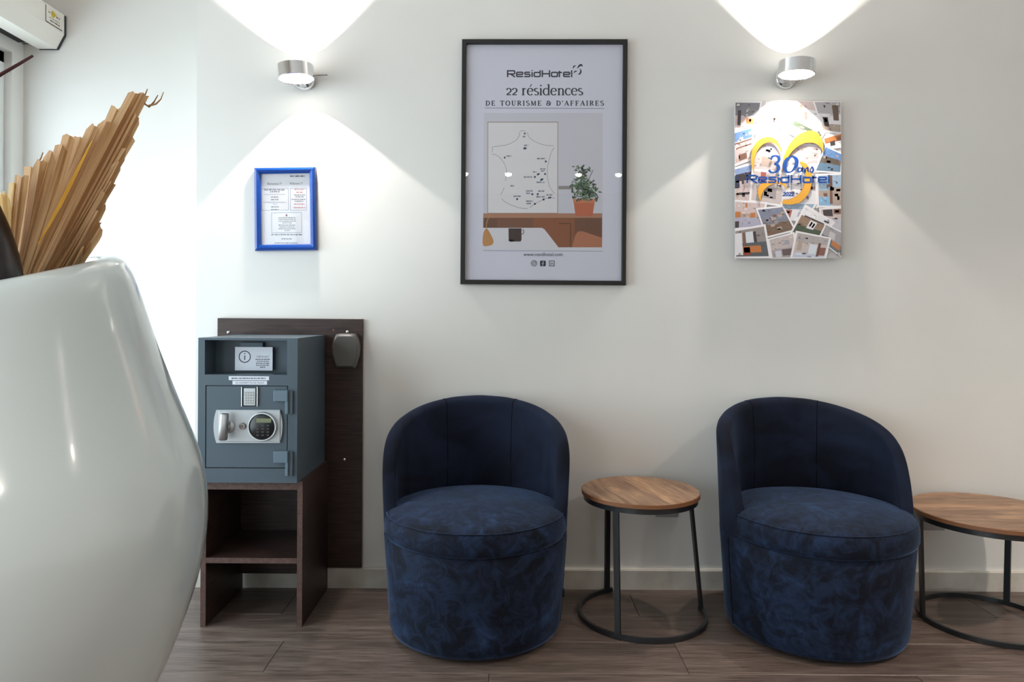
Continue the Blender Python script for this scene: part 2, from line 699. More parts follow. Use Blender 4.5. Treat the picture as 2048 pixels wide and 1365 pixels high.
# serif lettering: strokes (x right, y up, x-height 1), thick uprights and thin level strokes
def serif_glyph(ch):
    st, tk, x = [], 0.20, 1.0      # strokes: (points, kind) kind 'n' nib, 't' thin, 'k' thick

    def stem(x0, y0, y1, base=True, top=False, wid=0.2):
        s = [([(x0, y0), (x0, y1)], 'k')]
        if base:
            s.append(([(x0 - wid, y0 + .03), (x0 + wid, y0 + .03)], 't'))
        if top:
            s.append(([(x0 - wid, y1 - .03), (x0 + wid, y1 - .03)], 't'))
        return s
    C = 1.5
    if ch == '2':
        return [(arc(.36, .68, .30, .30, 170, -40, 10) + [(.06, .08)], 'n'), ([(.03, .07), (.68, .07)], 'k2')], .82
    if ch == 'r':
        return stem(.24, 0, .98) + [([(.05, .95), (.24, .95)], 't'), (arc(.52, .62, .26, .34, 170, 75, 6), 'n'), ([(.58, .86), (.66, .86)], 'k2')], .78
    if ch in 'eé':
        g = [(arc(.45, .5, .38, .48, 12, 320, 18), 'n'), ([(.10, .55), (.82, .55)], 't')]
        if ch == 'é':
            g.append(([(.40, 1.18), (.66, 1.55)], 'k3'))
        return g, .94
    if ch == 's':
        return [(arc(.36, .74, .24, .23, 40, 215, 8) + arc(.38, .26, .27, .23, 50, -150, 9), 'n')], .76
    if ch == 'i':
        return stem(.24, 0, .98) + [([(.05, .95), (.24, .95)], 't'), ([(.24, 1.28), (.24, 1.46)], 'k')], .52
    if ch == 'd':
        return [(arc(.44, .5, .36, .47, 50, 310, 16), 'n')] + [([(.82, 0), (.82, 1.55)], 'k'), ([(.62, 1.52), (.82, 1.52)], 't'), ([(.82, .03), (1.0, .03)], 't')], 1.08
    if ch == 'n':
        return stem(.24, 0, .98) + [([(.05, .95), (.24, .95)], 't'), (arc(.54, .66, .28, .30, 160, 0, 8) + [(.82, .0)], 'n'), ([(.62, .03), (1.02, .03)], 't')], 1.1
    if ch == 'c':
        return [(arc(.45, .5, .38, .48, 45, 318, 16), 'n'), ([(.66, .80), (.76, .80)], 'k2')], .86
    # capitals, height 1.0 here
    if ch == 'D':
        return [([(.2, 0), (.2, 1)], 'k'), (arc(.30, .5, .52, .47, 90, -90, 12), 'n'), ([(.02, .03), (.32, .03)], 't'), ([(.02, .97), (.32, .97)], 't')], .95
    if ch in 'EF':
        g = [([(.2, 0), (.2, 1)], 'k'), ([(.02, .97), (.68, .97)], 't'), ([(.2, .52), (.54, .52)], 't'), ([(.68, 1), (.68, .78)], 't'), ([(.54, .62), (.54, .42)], 't')]
        if ch == 'E':
            return g + [([(.02, .03), (.70, .03)], 't'), ([(.70, 0), (.70, .24)], 't')], .84
        return g + [([(.02, .03), (.40, .03)], 't')], .80
    if ch == 'T':
        return [([(.42, 0), (.42, 1)], 'k'), ([(.04, .97), (.80, .97)], 't'), ([(.04, 1), (.04, .74)], 't'), ([(.80, 1), (.80, .74)], 't'), ([(.24, .03), (.60, .03)], 't')], .86
    if ch == 'O':
        return [(arc(.48, .5, .38, .48, 0, 360, 22), 'n')], .98
    if ch == 'U':
        return [([(.2, 1), (.2, .34)] + arc(.46, .32, .26, .30, 180, 300, 6), 'n'), (arc(.46, .32, .26, .30, 300, 360, 3) + [(.74, 1)], 't'), ([(.02, .97), (.38, .97)], 't'), ([(.60, .97), (.88, .97)], 't')], .94
    if ch == 'R':
        return [([(.2, 0), (.2, 1)], 'k'), ([(.02, .97), (.40, .97)] , 't'), (arc(.38, .74, .28, .23, 90, -90, 8), 'n'), ([(.2, .51), (.40, .51)], 't'), ([(.44, .5), (.78, .02)], 'n'), ([(.02, .03), (.38, .03)], 't')], .90
    if ch == 'I':
        return [([(.2, 0), (.2, 1)], 'k'), ([(.02, .97), (.38, .97)], 't'), ([(.02, .03), (.38, .03)], 't')], .46
    if ch == 'S':
        return [(arc(.36, .74, .24, .23, 30, 230, 9) + arc(.38, .26, .27, .23, 50, -160, 9), 'n')], .74
    if ch == 'M':
        return [([(.14, 0), (.14, 1)], 't'), ([(.14, 1), (.50, .06)], 'k'), ([(.50, .06), (.86, 1)], 't'), ([(.90, 0), (.90, 1)], 'k'), ([(.0, .03), (.30, .03)], 't'), ([(.74, .03), (1.06, .03)], 't')], 1.12
    if ch == 'A':
        return [([(.08, 0), (.44, 1)], 't'), ([(.44, 1), (.80, 0)], 'k'), ([(.22, .34), (.66, .34)], 't'), ([(-.04, .03), (.24, .03)], 't'), ([(.62, .03), (.98, .03)], 't')], .96
    if ch == '&':
        return [(arc(.40, .76, .22, .22, -40, 220, 10) + [(.86, .10)], 'n'), (arc(.40, .28, .32, .26, 110, 350, 10) + [(.84, .62), (.98, .62)], 'n')], 1.05
    if ch == "'":
        return [([(.12, 1.0), (.10, .76)], 'k')], .26
    return [], .45


def serif_line(P, body, x0, x1, base, xh, col, track=0.0, thick=0.19, thin=0.06):
    adv = []
    for ch in body:
        g, a = serif_glyph(ch) if ch != ' ' else ([], .5)
        adv.append((g, a))
    total = sum(a for _, a in adv) + track * (len(body) - 1)
    sx = (x1 - x0) / total
    x = x0
    for g, a in adv:
        for pts, kind in g:
            q = [(x + px * sx, base - py * xh) for px, py in pts]
            if kind == 'n':
                ws = []
                for i in range(len(q)):
                    p0, p1 = q[max(0, i - 1)], q[min(len(q) - 1, i + 1)]
                    d = math.hypot(p1[0] - p0[0], p1[1] - p0[1]) or 1
                    ws.append(xh * (thin + (thick - thin) * (abs(p1[1] - p0[1]) / d) ** 1.3))
                P.ribbon(q, ws, col)
            else:
                P.ribbon(q, xh * {'k': thick, 't': thin, 'k2': .14, 'k3': .12}[kind], col)
        x += (a + track) * sx

# =================================================================== THE ROOM
X_EDGE = W(392, 500, 0).x            # outer corner where the wall steps back
Y_ALC = 0.32                         # face of the set-back wall
X_LEFT = W(45, 500, Y_ALC).x         # inner face of the window wall
X_RIGHT, Y_REAR, Z_CEIL = 3.6, -7.6, 2.75
T = 0.15


def struct(name, bm, material, smooth=None):
    o = obj(name, bm, material, None, smooth)
    o['kind'] = 'structure'
    return o


floor = struct('floor', bm_box((X_LEFT - T, Y_REAR - T, -0.12), (X_RIGHT + T, Y_ALC + T, -0.012)), 'dark_slot')
tag(floor, 'dark brown wood laminate floor of long planks', 'floor')
wb = struct('wall_back', bm_box((X_EDGE, 0, -0.012), (X_RIGHT + T, Y_ALC, Z_CEIL)), 'wall_paint')
tag(wb, 'white painted wall behind the chairs', 'wall')
wa = struct('wall_alcove', bm_box((X_LEFT - T, Y_ALC, -0.012), (X_RIGHT + T, Y_ALC + T, Z_CEIL)), 'wall_paint')
tag(wa, 'white set-back wall beside the window', 'wall')
wr = struct('wall_right', bm_box((X_RIGHT, Y_REAR, -0.012), (X_RIGHT + T, 0, Z_CEIL)), 'wall_paint')
tag(wr, 'white side wall opposite the window', 'wall')
ce = struct('ceiling', bm_box((X_LEFT - T, Y_REAR - T, Z_CEIL), (X_RIGHT + T, Y_ALC + T, Z_CEIL + 0.1)), 'ceiling_paint')
tag(ce, 'white flat ceiling with small round lamps', 'ceiling')

# window wall with its opening
WY1 = 0.25                            # jamb next to the set-back wall
WY0, WZ0, WZ1 = -2.3, 0.10, 2.09
bm = bm_box((X_LEFT - T, WY1, -0.012), (X_LEFT, Y_ALC, Z_CEIL))
bm_box((X_LEFT - T, -3.3, -0.012), (X_LEFT, WY0, Z_CEIL), bm=bm)
bm_box((X_LEFT - T, Y_REAR, -0.012), (X_LEFT, -6.9, Z_CEIL), bm=bm)
bm_box((X_LEFT - T, -6.9, WZ1), (X_LEFT, -3.3, Z_CEIL), bm=bm)
bm_box((X_LEFT - T, -6.9, -0.012), (X_LEFT, -3.3, WZ0), bm=bm)
bm_box((X_LEFT - T, WY0, WZ1), (X_LEFT, WY1, Z_CEIL), bm=bm)
bm_box((X_LEFT - T, WY0, -0.012), (X_LEFT, WY1, WZ0), bm=bm)
wl = struct('wall_left', bm, 'wall_paint')
tag(wl, 'white wall around the tall window', 'wall')


def window_frame(name, x0, x1, y0, y1, z0, z1, mull, label):
    """tall window in the plane x: outer frame, sashes with panes"""
    o = obj(name, bm_box((x0, y1 - .05, z0), (x1, y1, z1), 0.004), 'white_frame')
    o['kind'] = 'structure'
    tag(o, label, 'window')
    bm = bm_box((x0, y0, z0), (x1, y0 + .05, z1), .004)
    bm_box((x0, y0, z0), (x1, y1, z0 + .05), .004, bm)
    bm_box((x0, y0, z1 - .05), (x1, y1, z1), .004, bm)
    obj('outer_frame', bm, 'white_frame', o)
    ys = [y0 + .05] + list(mull) + [y1 - .05]
    for a, b in zip(ys, ys[1:]):
        xa, xb = x0 + .02, x1 - .012
        za, zb = z0 + .05, z1 - .05
        bm = bm_box((xa, a, za), (xb, a + .055, zb), .004)
        bm_box((xa, b - .055, za), (xb, b, zb), .004, bm)
        bm_box((xa, a, za), (xb, b, za + .055), .004, bm)
        bm_box((xa, a, zb - .055), (xb, b, zb), .004, bm)
        s = obj('sash', bm, 'white_frame', o)
        q = .055
        bm = bm_box((xa + .01, a + q - .002, za + q), (xb - .004, a + q + .006, zb - q))
        bm_box((xa + .01, b - q - .006, za + q), (xb - .004, b - q + .002, zb - q), bm=bm)
        obj('gasket', bm, 'rubber_gasket', s)
        xm = (xa + xb) / 2
        obj('pane', bm_box((xm - .002, a + .05, za + .05), (xm + .002, b - .05, zb - .05)), 'window_glass', s)
    return o


window_frame('window_1', X_LEFT - .11, X_LEFT - .03, WY0, WY1, WZ0, WZ1, [-1.03],
             'tall white framed window in the side wall')
portal('window_daylight', (X_LEFT - .14, (WY0 + WY1) / 2, (WZ0 + WZ1) / 2), (0, -PI / 2, 0), WZ1 - WZ0, WY1 - WY0)

wf = struct('wall_front', bm_box((X_LEFT - T, Y_REAR - T, -0.012), (X_RIGHT + T, Y_REAR, Z_CEIL)), 'lobby_wall')
tag(wf, 'warm grey wall at the far end of the lobby', 'wall')
VY0, VY1 = -6.9, -3.3                 # second, wider side window further down the lobby, unseen, added for cool light
window_frame('added_window', X_LEFT - .11, X_LEFT - .03, VY0, VY1, WZ0, WZ1, [-5.7, -4.5],
             'unseen wide white framed window added further along the side wall for daylight')
portal('added_daylight', (X_LEFT - .14, (VY0 + VY1) / 2, (WZ0 + WZ1) / 2), (0, -PI / 2, 0), WZ1 - WZ0, VY1 - VY0)

# ------------------------------------------------------------------ floor planks, running along the wall
PL, PW = 1.22, 0.195
bm = bm_box((0, 0, -0.012), (PL - .0012, PW - .0012, 0.0), 0.0012, seg=1)
me = bpy.data.meshes.new('plank')
bm.to_mesh(me)
bm.free()
me.materials.append(MATS['floor_laminate'])
row, yy = 0, Y_ALC + .02 - PW
while yy > Y_REAR - PW:
    xx = X_LEFT - 0.02 - ((row * 0.47) % 1.0) * PL
    while xx < X_RIGHT:
        o = bpy.data.objects.new('plank', me)
        COL.objects.link(o)
        o.parent = floor
        o.location = (xx, yy, 0)
        xx += PL
    yy -= PW
    row += 1

# ------------------------------------------------------------------ skirting
ZB = 0.076


def skirting(name, x0, x1, yw):
    prof = [(yw, 0), (yw - .014, 0), (yw - .014, ZB - .006), (yw - .010, ZB), (yw, ZB)]
    bm = bmesh.new()
    a = [bm.verts.new((x0, y, z)) for y, z in prof]
    b = [bm.verts.new((x1, y, z)) for y, z in prof]
    bm.faces.new(a)
    bm.faces.new(b[::-1])
    for i in range(5):
        j = (i + 1) % 5
        bm.faces.new((a[i], a[j], b[j], b[i]))
    o = struct(name, bm, 'skirting_paint')
    return tag(o, 'low off-white skirting board along the wall', 'skirting')


skirting('baseboard_back', X_EDGE, X_RIGHT, 0)
o = skirting('baseboard_alcove', X_LEFT, X_EDGE, Y_ALC)
tag(o, 'low off-white skirting board of the set-back wall')

# ------------------------------------------------------------------ ceiling lamps over the lobby, far row plus added fill lamps
for k, (x, y) in enumerate(((-.56, -6.1), (-.03, -6.1), (.83, -6.1), (1.32, -6.1), (-.9, -3.4), (1.4, -3.6), (2.4, -1.9))):  # last three unseen, added as fill; the last brightens the right wall
    t = thing('ceiling_spot', (x, y, Z_CEIL), 'small round white ceiling spot lamp above the lobby', 'lamp', 'ceiling spots')
    obj('trim_ring', bm_lathe([(.052, 0), (.052, -.012), (.036, -.014), (.036, 0)], 24, (x, y, Z_CEIL), close=False), 'white_frame', t, 40)
    obj('bulb', bm_lathe([(0, -.05), (.02, -.047), (.036, -.036), (.042, -.02), (.036, -.004), (.034, -.001)], 20, (x, y, Z_CEIL)), 'bulb_glow', t, 60)
    L = bpy.data.lights.new('ceiling_spot_light', 'SPOT')
    L.energy = 105
    L.color = (1.0, .89, .79)
    L.spot_size = math.radians(120)
    L.spot_blend = 0.8
    L.shadow_soft_size = 0.05
    lo = bpy.data.objects.new('ceiling_spot_light', L)
    COL.objects.link(lo)
    lo.parent = t
    lo.location = (0, 0, -.058)

# =================================================================== ROLLER SHUTTER BOX
xf = W(132, 60, Y_ALC).x
zb = W(100, 100, Y_ALC).z
zt = W(132, 33, Y_ALC).z
xc = W(117, 100, Y_ALC).x
zc = W(132, 72, Y_ALC).z
xs = W(80, 100, Y_ALC).x
t = thing('roller_shutter_box', (X_LEFT, -0.9, zb), 'white roller shutter box with angled lower edge and a yellow sticker above the window', 'shutter box')
prof = [(X_LEFT, zt), (xf, zt), (xf, zc), (xc, zb), (xs, zb), (xs, zb + .025), (X_LEFT, zb + .025)]
obj('housing', bm_prism(prof, -2.4, Y_ALC - .012), 'shutter_box_white', t)
obj('end_cap', bm_prism([(x + (0.002 if x > X_LEFT else 0), z - .001) for x, z in prof], Y_ALC - .012, Y_ALC - .001), 'rubber_gasket', t)
bm = bm_box((X_LEFT + .012, -2.3, zb + .012), (xs - .008, Y_ALC - .05, zb + .0249))
obj('shutter_slot', bm, 'dark_slot', t)
Y0s, Y1s, Z0s, Z1s = .19, .292, zc + .012, zt - .006


def sticker_map(px, py, k):
    return Vector((xf + .0012 + k, Y0s + (Y1s - Y0s) * px / 100, Z1s - (Z1s - Z0s) * py / 70))


P = Print(0, sticker_map)
P.rect(-3, 0, 100, 74, srgb(58, 52, 46))  # dark left and bottom border: shadow line painted on the sticker
P.layer()
P.rect(0, 0, 100, 70, srgb(232, 226, 216))
P.layer()
P.disc(42, 24, 13, srgb(206, 178, 60), 15)
P.disc(58, 20, 7, srgb(226, 200, 110), 8)
rnd = random.Random(3)
P.greek(14, 30, 24, 7, srgb(70, 66, 60), rnd)
P.greek(62, 88, 26, 9, srgb(80, 76, 70), rnd)
P.greek(20, 84, 45, 5, srgb(90, 84, 78), rnd)
P.greek(26, 88, 57, 7, srgb(50, 46, 42), rnd)
P.build('sticker', 'printed_paper', t)

# =================================================================== PLANTER WITH DRIED PALM
PD = 1.12                                  # distance of the planter's axis in front of the camera plane
PCX = W(-60, 900, PD - CAM_D).x
PCY = PD - CAM_D
beta = math.atan2(PCX, PD)
dist = math.hypot(PCX, PD)
sil = [(172, 1640), (190, 1580), (222, 1510), (262, 1440), (304, 1372), (330, 1330), (368, 1240), (399, 1150), (414, 1080), (419, 1010), (413, 950), (398, 895), (375, 840), (347, 775), (318, 700), (296, 635), (276, 575), (264, 546), (250, 524), (236, 512)]
prof = []
for px, py in sil:
    al = math.atan((px - VPX) / FPX)
    df = al - beta
    r = dist * math.sin(df)
    dep = dist * math.cos(df) * math.cos(al)
    prof.append((r, W(px, py, dep - CAM_D).z))
prof = [(prof[0][0] * .93, 0.0), (prof[0][0] * .955, .010)] + prof
rt, ztop = prof[-1]
# rolled lip, then the inside going back down
lip = [(rt - .012, ztop + .005), (rt - .024, ztop + .004), (rt - .032, ztop - .006), (rt - .034, ztop - .03), (rt - .02, ztop - .08), (rt + .0, ztop - .2)]
allp = prof + lip
g2d = Vector((math.sin(beta), math.cos(beta)))
e2d = Vector((math.cos(beta), -math.sin(beta)))
KE, KG = 0.26, 0.07


def planter_mesh(pf):
    bm = bmesh.new()
    n = 72
    rings = []
    for r, z in pf:
        w = min(1, max(0, (z - .62) / (ztop - .62))) ** 2.0
        ring = []
        for i in range(n):
            a = 2 * PI * i / n
            p = Vector((r * math.cos(a), r * math.sin(a)))
            dz = w * (KE * (p.dot(e2d) - rt) + KG * p.dot(g2d))
            ring.append(bm.verts.new((PCX + p.x, PCY + p.y, z + dz)))
        rings.append(ring)
    for a, b in zip(rings, rings[1:]):
        for i in range(n):
            j = (i + 1) % n
            bm.faces.new((a[i], a[j], b[j], b[i]))
    bm.faces.new(rings[0])
    return bm


def catmull(pts, k=4):
    out = []
    for i in range(len(pts) - 1):
        p0, p1, p2, p3 = pts[max(0, i - 1)], pts[i], pts[i + 1], pts[min(len(pts) - 1, i + 2)]
        for s in range(k):
            t_ = s / k
            out.append(tuple(0.5 * (2 * b + (c - a) * t_ + (2 * a - 5 * b + 4 * c - d) * t_ * t_ + (3 * b - a - 3 * c + d) * t_ ** 3)
                             for a, b, c, d in zip(p0, p1, p2, p3)))
    return out + [pts[-1]]


t = thing('planter', (PCX, PCY, 0), 'large glossy white rounded planter with a slanted rim holding dried palm', 'planter')
body = obj('pot_body', planter_mesh(prof[:2] + catmull(prof[2:] + lip, 3)), 'planter_gloss', t, 60)
zs = ztop - .19
obj('soil', bm_lathe([(0, zs + .01), (.08, zs + .012), (rt - .012, zs)], 32, (PCX, PCY, 0)), 'potting_soil', t, 60)

# dried palm leaf: folded segments fanning out of one stalk
LY = PCY + .02
tp = thing('dried_palm_leaf', W(40, 600, LY), 'large pleated tan dried palm leaf with ragged edge standing in the white planter', 'palm leaf')
tips = [(-8, 392), (10, 384), (28, 364), (44, 348), (62, 336), (82, 316), (104, 302), (124, 292), (140, 268), (160, 278), (192, 246),
        (214, 242), (236, 214), (252, 214), (272, 184), (284, 190), (276, 226), (262, 270), (250, 300), (240, 322), (228, 346), (222, 366),
        (212, 384), (210, 402), (196, 424), (192, 444), (205, 452), (182, 480), (164, 500)]
NT = len(tips)
rnd = random.Random(11)


def leaf_segment(i):
    bx = 8 + 92 * (i / (NT - 1)) ** 1.1
    by = 610 + 6 * math.sin(i)
    tx, ty = tips[i]
    L = math.hypot(tx - bx, ty - by)
    ux, uy = (tx - bx) / L, (ty - by) / L
    nx, ny = -uy, ux
    wid = 13.5 if 2 < i < 18 else 10.5
    ph = rnd.uniform(-.010, .010) + .04 * (i / NT - .5)
    bm = bmesh.new()
    uvl = bm.loops.layers.uv.new('UVMap')
    K = 7
    rows = []
    for k in range(K + 1):
        f = k / K
        cx, cy = bx + (tx - bx) * f, by + (ty - by) * f
        bow = 6 * math.sin(PI * f) * (0.4 + 0.6 * math.sin(i * 1.7))
        cx += nx * bow
        cy += ny * bow
        w = wid * (0.22 + 0.78 * min(1, f * 1.25))
        fold = .0042 * (0.3 + f)
        y = LY + ph + .05 * (1 - f)
        if k == K:
            jl, jr, jm = rnd.uniform(-26, 2), rnd.uniform(-22, 6), rnd.uniform(-8, 10)
        else:
            jl = jr = jm = 0
        row_ = []
        for s, yo, jj in ((-1, fold, jl), (-.45, fold * .1, jm * .4), (0, -fold, jm), (.5, fold * .2, jr * .4), (1, fold, jr)):
            p = W(cx + nx * w * s + ux * jj, cy + ny * w * s + uy * jj, y + yo)
            row_.append(bm.verts.new(p))
        rows.append(row_)
    for k in range(K):
        for s in range(4):
            f = bm.faces.new((rows[k][s], rows[k][s + 1], rows[k + 1][s + 1], rows[k + 1][s]))
            for lp, (a, b) in zip(f.loops, ((s, k), (s + 1, k), (s + 1, k + 1), (s, k + 1))):
                lp[uvl].uv = (a / 4 + i * .37, b / K)
    mname = 'palm_pale' if i in (0, 1, 2, 13) else 'palm_tan'
    return obj('leaf_segment', bm, mname, tp, 25)


for i in range(NT):
    leaf_segment(i)
# thin yellow strip: light through a gap between folds, painted as leaf colour
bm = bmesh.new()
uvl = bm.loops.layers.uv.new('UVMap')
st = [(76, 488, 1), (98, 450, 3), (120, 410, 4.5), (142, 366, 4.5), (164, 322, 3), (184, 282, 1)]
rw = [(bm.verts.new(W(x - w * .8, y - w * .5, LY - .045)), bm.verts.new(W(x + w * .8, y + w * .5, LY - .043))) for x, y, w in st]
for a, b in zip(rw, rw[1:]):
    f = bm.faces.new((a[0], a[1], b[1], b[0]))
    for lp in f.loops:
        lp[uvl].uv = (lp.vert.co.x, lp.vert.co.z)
obj('backlit_strip', bm, 'palm_backlit', tp)
for pts, r in (([(284, 204), (298, 214), (308, 204), (316, 190)], .0018), ([(296, 212), (312, 208), (322, 198), (327, 184)], .0016),
               ([(282, 200), (290, 190), (295, 178)], .0012), ([(74, 330), (82, 316), (86, 305)], .0012)):
    obj('torn_fibre', bm_tube([W(x, y, LY) for x, y in pts], [r, r * .9, r * .6, r * .35][:len(pts)], 6), 'palm_tan', tp, 60)
a, b = W(60, 640, LY + .03), W(54, 590, LY + .05)
obj('stalk', bm_tube([Vector((a.x, a.y, zs)), a, b], [.012, .012, .009], 8), 'palm_tan', tp, 60)

# dark glossy seed pod in front of the leaf
PYD = PCY - .06
c0 = W(-46, 560, PYD)
t = thing('seed_pod', (c0.x, c0.y, zs + .01), 'dark brown glossy dried seed pod standing in the white planter', 'seed pod')
rr = 80 / FPX * (CAM_D + PYD)
hp = (c0.z - zs) + 210 / FPX * (CAM_D + PYD)
pr = []
for k in range(22):
    f = k / 21
    pr.append((rr * (math.sin(PI * (0.10 + 0.90 * f) ** .82) ** .85) if f < 1 else 0.0, zs + .01 + hp * f))
obj('pod_shell', bm_lathe(pr, 32, (c0.x, c0.y, 0)), 'pod_dark', t, 60)
obj('pod_stem', bm_tube([(c0.x, c0.y, zs + .01 + hp - .004), (c0.x - .004, c0.y, zs + hp + .03)], [.006, .004], 8), 'twig_red', t, 60)

t = thing('twig', W(-215, 600, PCY - .1), 'thin dark red bare twig leaning out of the white planter', 'twig')
path = [(-215, 640), (-225, 480), (-208, 360), (-150, 262), (-66, 196), (0, 150), (40, 127), (65, 112)]
obj('stem', bm_tube([W(x, y, PCY - .1 + .02 * k) for k, (x, y) in enumerate(path)], [.0042, .004, .0038, .0036, .0032, .0028, .0024, .0020], 8), 'twig_red', t, 60)

# =================================================================== BACK BOARD, STAND, SAFE, KEY BOX
lo, hi = pxbox(433.5, 637.5, 724, 1136, -.018, -.001)
t = thing('wall_board', ((lo[0] + hi[0]) / 2, 0, lo[2]), 'tall dark wenge wood board screwed to the wall behind the safe', 'board')
obj('board_panel', bm_box(lo, hi, .001, seg=1), 'wenge', t)
for px, py in ((457, 665), (695, 664), (689, 920)):
    p = W(px, py, -.018)
    mtx = Matrix.Rotation(PI / 2, 3, 'X')
    obj('screw', bm_lathe([(0, .005), (.004, .0042), (.0062, .0015), (.0062, 0)], 14, p, mtx), 'screw_steel', t, 60)
p = W(667, 661, -.018)
obj('chipped_spot', bm_prism([(p.x - .004, p.z - .003), (p.x + .005, p.z - .002), (p.x - .001, p.z + .006)], -.0185, -.018), 'oak_edge', t)

YS = -.347                                   # front of the stand
a, b = W(400, 1250, YS), W(604, 1250, YS)
SX0, SX1 = a.x, b.x
ZT = W(502, 963, YS).z
th = .018
t = thing('wooden_stand', ((SX0 + SX1) / 2, YS / 2, 0), 'dark wenge open shelf stand carrying the grey safe', 'stand')
YB = -.022
for k, (x0, x1) in enumerate(((SX0, SX0 + th), (SX1 - th, SX1))):
    s = obj('side_panel', bm_box((x0, YS + .0012, 0.0005), (x1, YB, ZT), .0008, seg=1), 'wenge', t)
    obj('edge_band', bm_box((x0 + .0004, YS, 0.001), (x1 - .0004, YS + .0014, ZT - .0005)), 'wenge_edge', s)
z2 = W(502, 980, YS).z
s = obj('top_panel', bm_box((SX0 + th, YS + .0012, z2), (SX1 - th, YB, ZT - .0005), .0008, seg=1), 'wenge', t)
obj('edge_band', bm_box((SX0 + th, YS, z2), (SX1 - th, YS + .0014, ZT - .001)), 'wenge_edge', s)
z3, z4 = W(502, 1117, YS).z, W(502, 1127.5, YS).z
s = obj('shelf', bm_box((SX0 + th, YS + .0012, z4), (SX1 - th, YB - .002, z3), .0008, seg=1), 'wenge', t)
obj('edge_band', bm_box((SX0 + th, YS, z4), (SX1 - th, YS + .0014, z3)), 'wenge_edge', s)
zr = W(540, 1149, -.05).z
obj('back_panel', bm_box((SX0 + th, -.044, zr), (SX1 - th, -.030, z2)), 'wenge', t)

# ---- safe
YF = -.372
q0, q1 = W(395.8, 820, YF), W(594.5, 820, YF)
X0, X1 = q0.x, q1.x
Z0, Z1 = ZT + .0005, W(495, 676.5, YF).z
YR = -.028


def fx(px, py=820):
    return W(px, py, YF).x


def fz(py, px=495):
    return W(px, py, YF).z


rx0, rx1, rz1, rz0 = fx(409.5, 715), fx(574, 715), fz(681), fz(750)
dx0, dx1, dz1, dz0 = fx(410.5, 855), fx(575.5, 855), fz(771.5), fz(937.5)
RD, DD = .085, .012
bm = bmesh.new()


def quad(*ps):
    bm.faces.new([bm.verts.new(p) for p in ps])


def rectf(x0, x1, z0, z1, y=YF):
    quad((x0, y, z0), (x1, y, z0), (x1, y, z1), (x0, y, z1))


def pocket(x0, x1, z0, z1, dpt):
    y = YF + dpt
    quad((x0, YF, z0), (x0, y, z0), (x0, y, z1), (x0, YF, z1))
    quad((x1, YF, z0), (x1, YF, z1), (x1, y, z1), (x1, y, z0))
    quad((x0, YF, z1), (x0, y, z1), (x1, y, z1), (x1, YF, z1))
    quad((x0, YF, z0), (x1, YF, z0), (x1, y, z0), (x0, y, z0))
    rectf(x0, x1, z0, z1, y)


rectf(X0, X1, rz1, Z1)
rectf(X0, rx0, rz0, rz1)
rectf(rx1, X1, rz0, rz1)
rectf(X0, X1, dz1, rz0)
rectf(X0, dx0, dz0, dz1)
rectf(dx1, X1, dz0, dz1)
rectf(X0, X1, Z0, dz0)
pocket(rx0, rx1, rz0, rz1, RD)
pocket(dx0, dx1, dz0, dz1, DD)
quad((X0, YF, Z1), (X1, YF, Z1), (X1, YR, Z1), (X0, YR, Z1))
quad((X0, YF, Z0), (X0, YR, Z0), (X1, YR, Z0), (X1, YF, Z0))
quad((X0, YF, Z0), (X0, YF, Z1), (X0, YR, Z1), (X0, YR, Z0))
quad((X1, YF, Z0), (X1, YR, Z0), (X1, YR, Z1), (X1, YF, Z1))
quad((X0, YR, Z0), (X0, YR, Z1), (X1, YR, Z1), (X1, YR, Z0))
bmesh.ops.remove_doubles(bm, verts=bm.verts, dist=1e-5)
sf = thing('deposit_safe', ((X0 + X1) / 2, (YF + YR) / 2, Z0), 'grey steel deposit safe with keypad lock and slot on top of the wooden stand', 'safe')
obj('safe_body', bm, 'safe_paint', sf)
dr = obj('safe_door', bm_box((dx0 + .0022, YF + .001, dz0 + .0022), (dx1 - .0022, YF + DD - .001, dz1 - .0022), .001, seg=1), 'safe_paint', sf)
# deposit flap in the recess
lo, hi = pxbox(480, 685, 526, 695, YF + RD - .016, YF + RD - .0005)
obj('deposit_flap', bm_box(lo, hi, .002), 'safe_paint', sf)
# notice in the recess
yp = YF + RD - .018
lo, hi = pxbox(470, 694.5, 545, 741.5, yp, yp + .0006)
nt = obj('notice', bm_box(lo, hi), 'paper_white', sf)
P = Print(yp - .0002)
ink = srgb(40, 42, 60)
P.ribbon(arc(489.5, 714, 11.3, 11.3, 0, 345, 23), 1.9, ink, True)
P.ribbon([(489.5, 711.5), (489.5, 720.5)], 2.0, ink)
P.disc(489.5, 707.6, 1.2, ink)
P.text('CHECK-OUT', 513, 712.2, 538, 715.6, ink)
rnd = random.Random(5)
for k, (x0, x1) in enumerate(((511, 540), (514, 538), (512, 539), (512, 538), (520, 531))):
    P.greek(x0, x1, 719.2 + k * 3.9, 2.1, srgb(70, 72, 90), rnd)
P.build('lettering', 'printed_paper', nt)
# two label strips
yl = YF - .0006
lo, hi = pxbox(457.5, 753, 538, 761, yl, YF)
s1 = obj('label_strip', bm_box(lo, hi), 'paper_white', sf)
P = Print(yl - .0002)
P.greek(463, 532, 757, 2.6, srgb(60, 62, 70), random.Random(8), (2, 9))
P.build('lettering', 'printed_paper', s1)
lo, hi = pxbox(465, 762.3, 534, 769.8, yl, YF)
s2 = obj('label_strip', bm_box(lo, hi), 'paper_white', sf)
P = Print(yl - .0002)
P.text('NE CONTIENT PAS DE VALEUR', 471, 764.6, 528, 767.7, srgb(60, 62, 70))
P.build('lettering', 'printed_paper', s2)
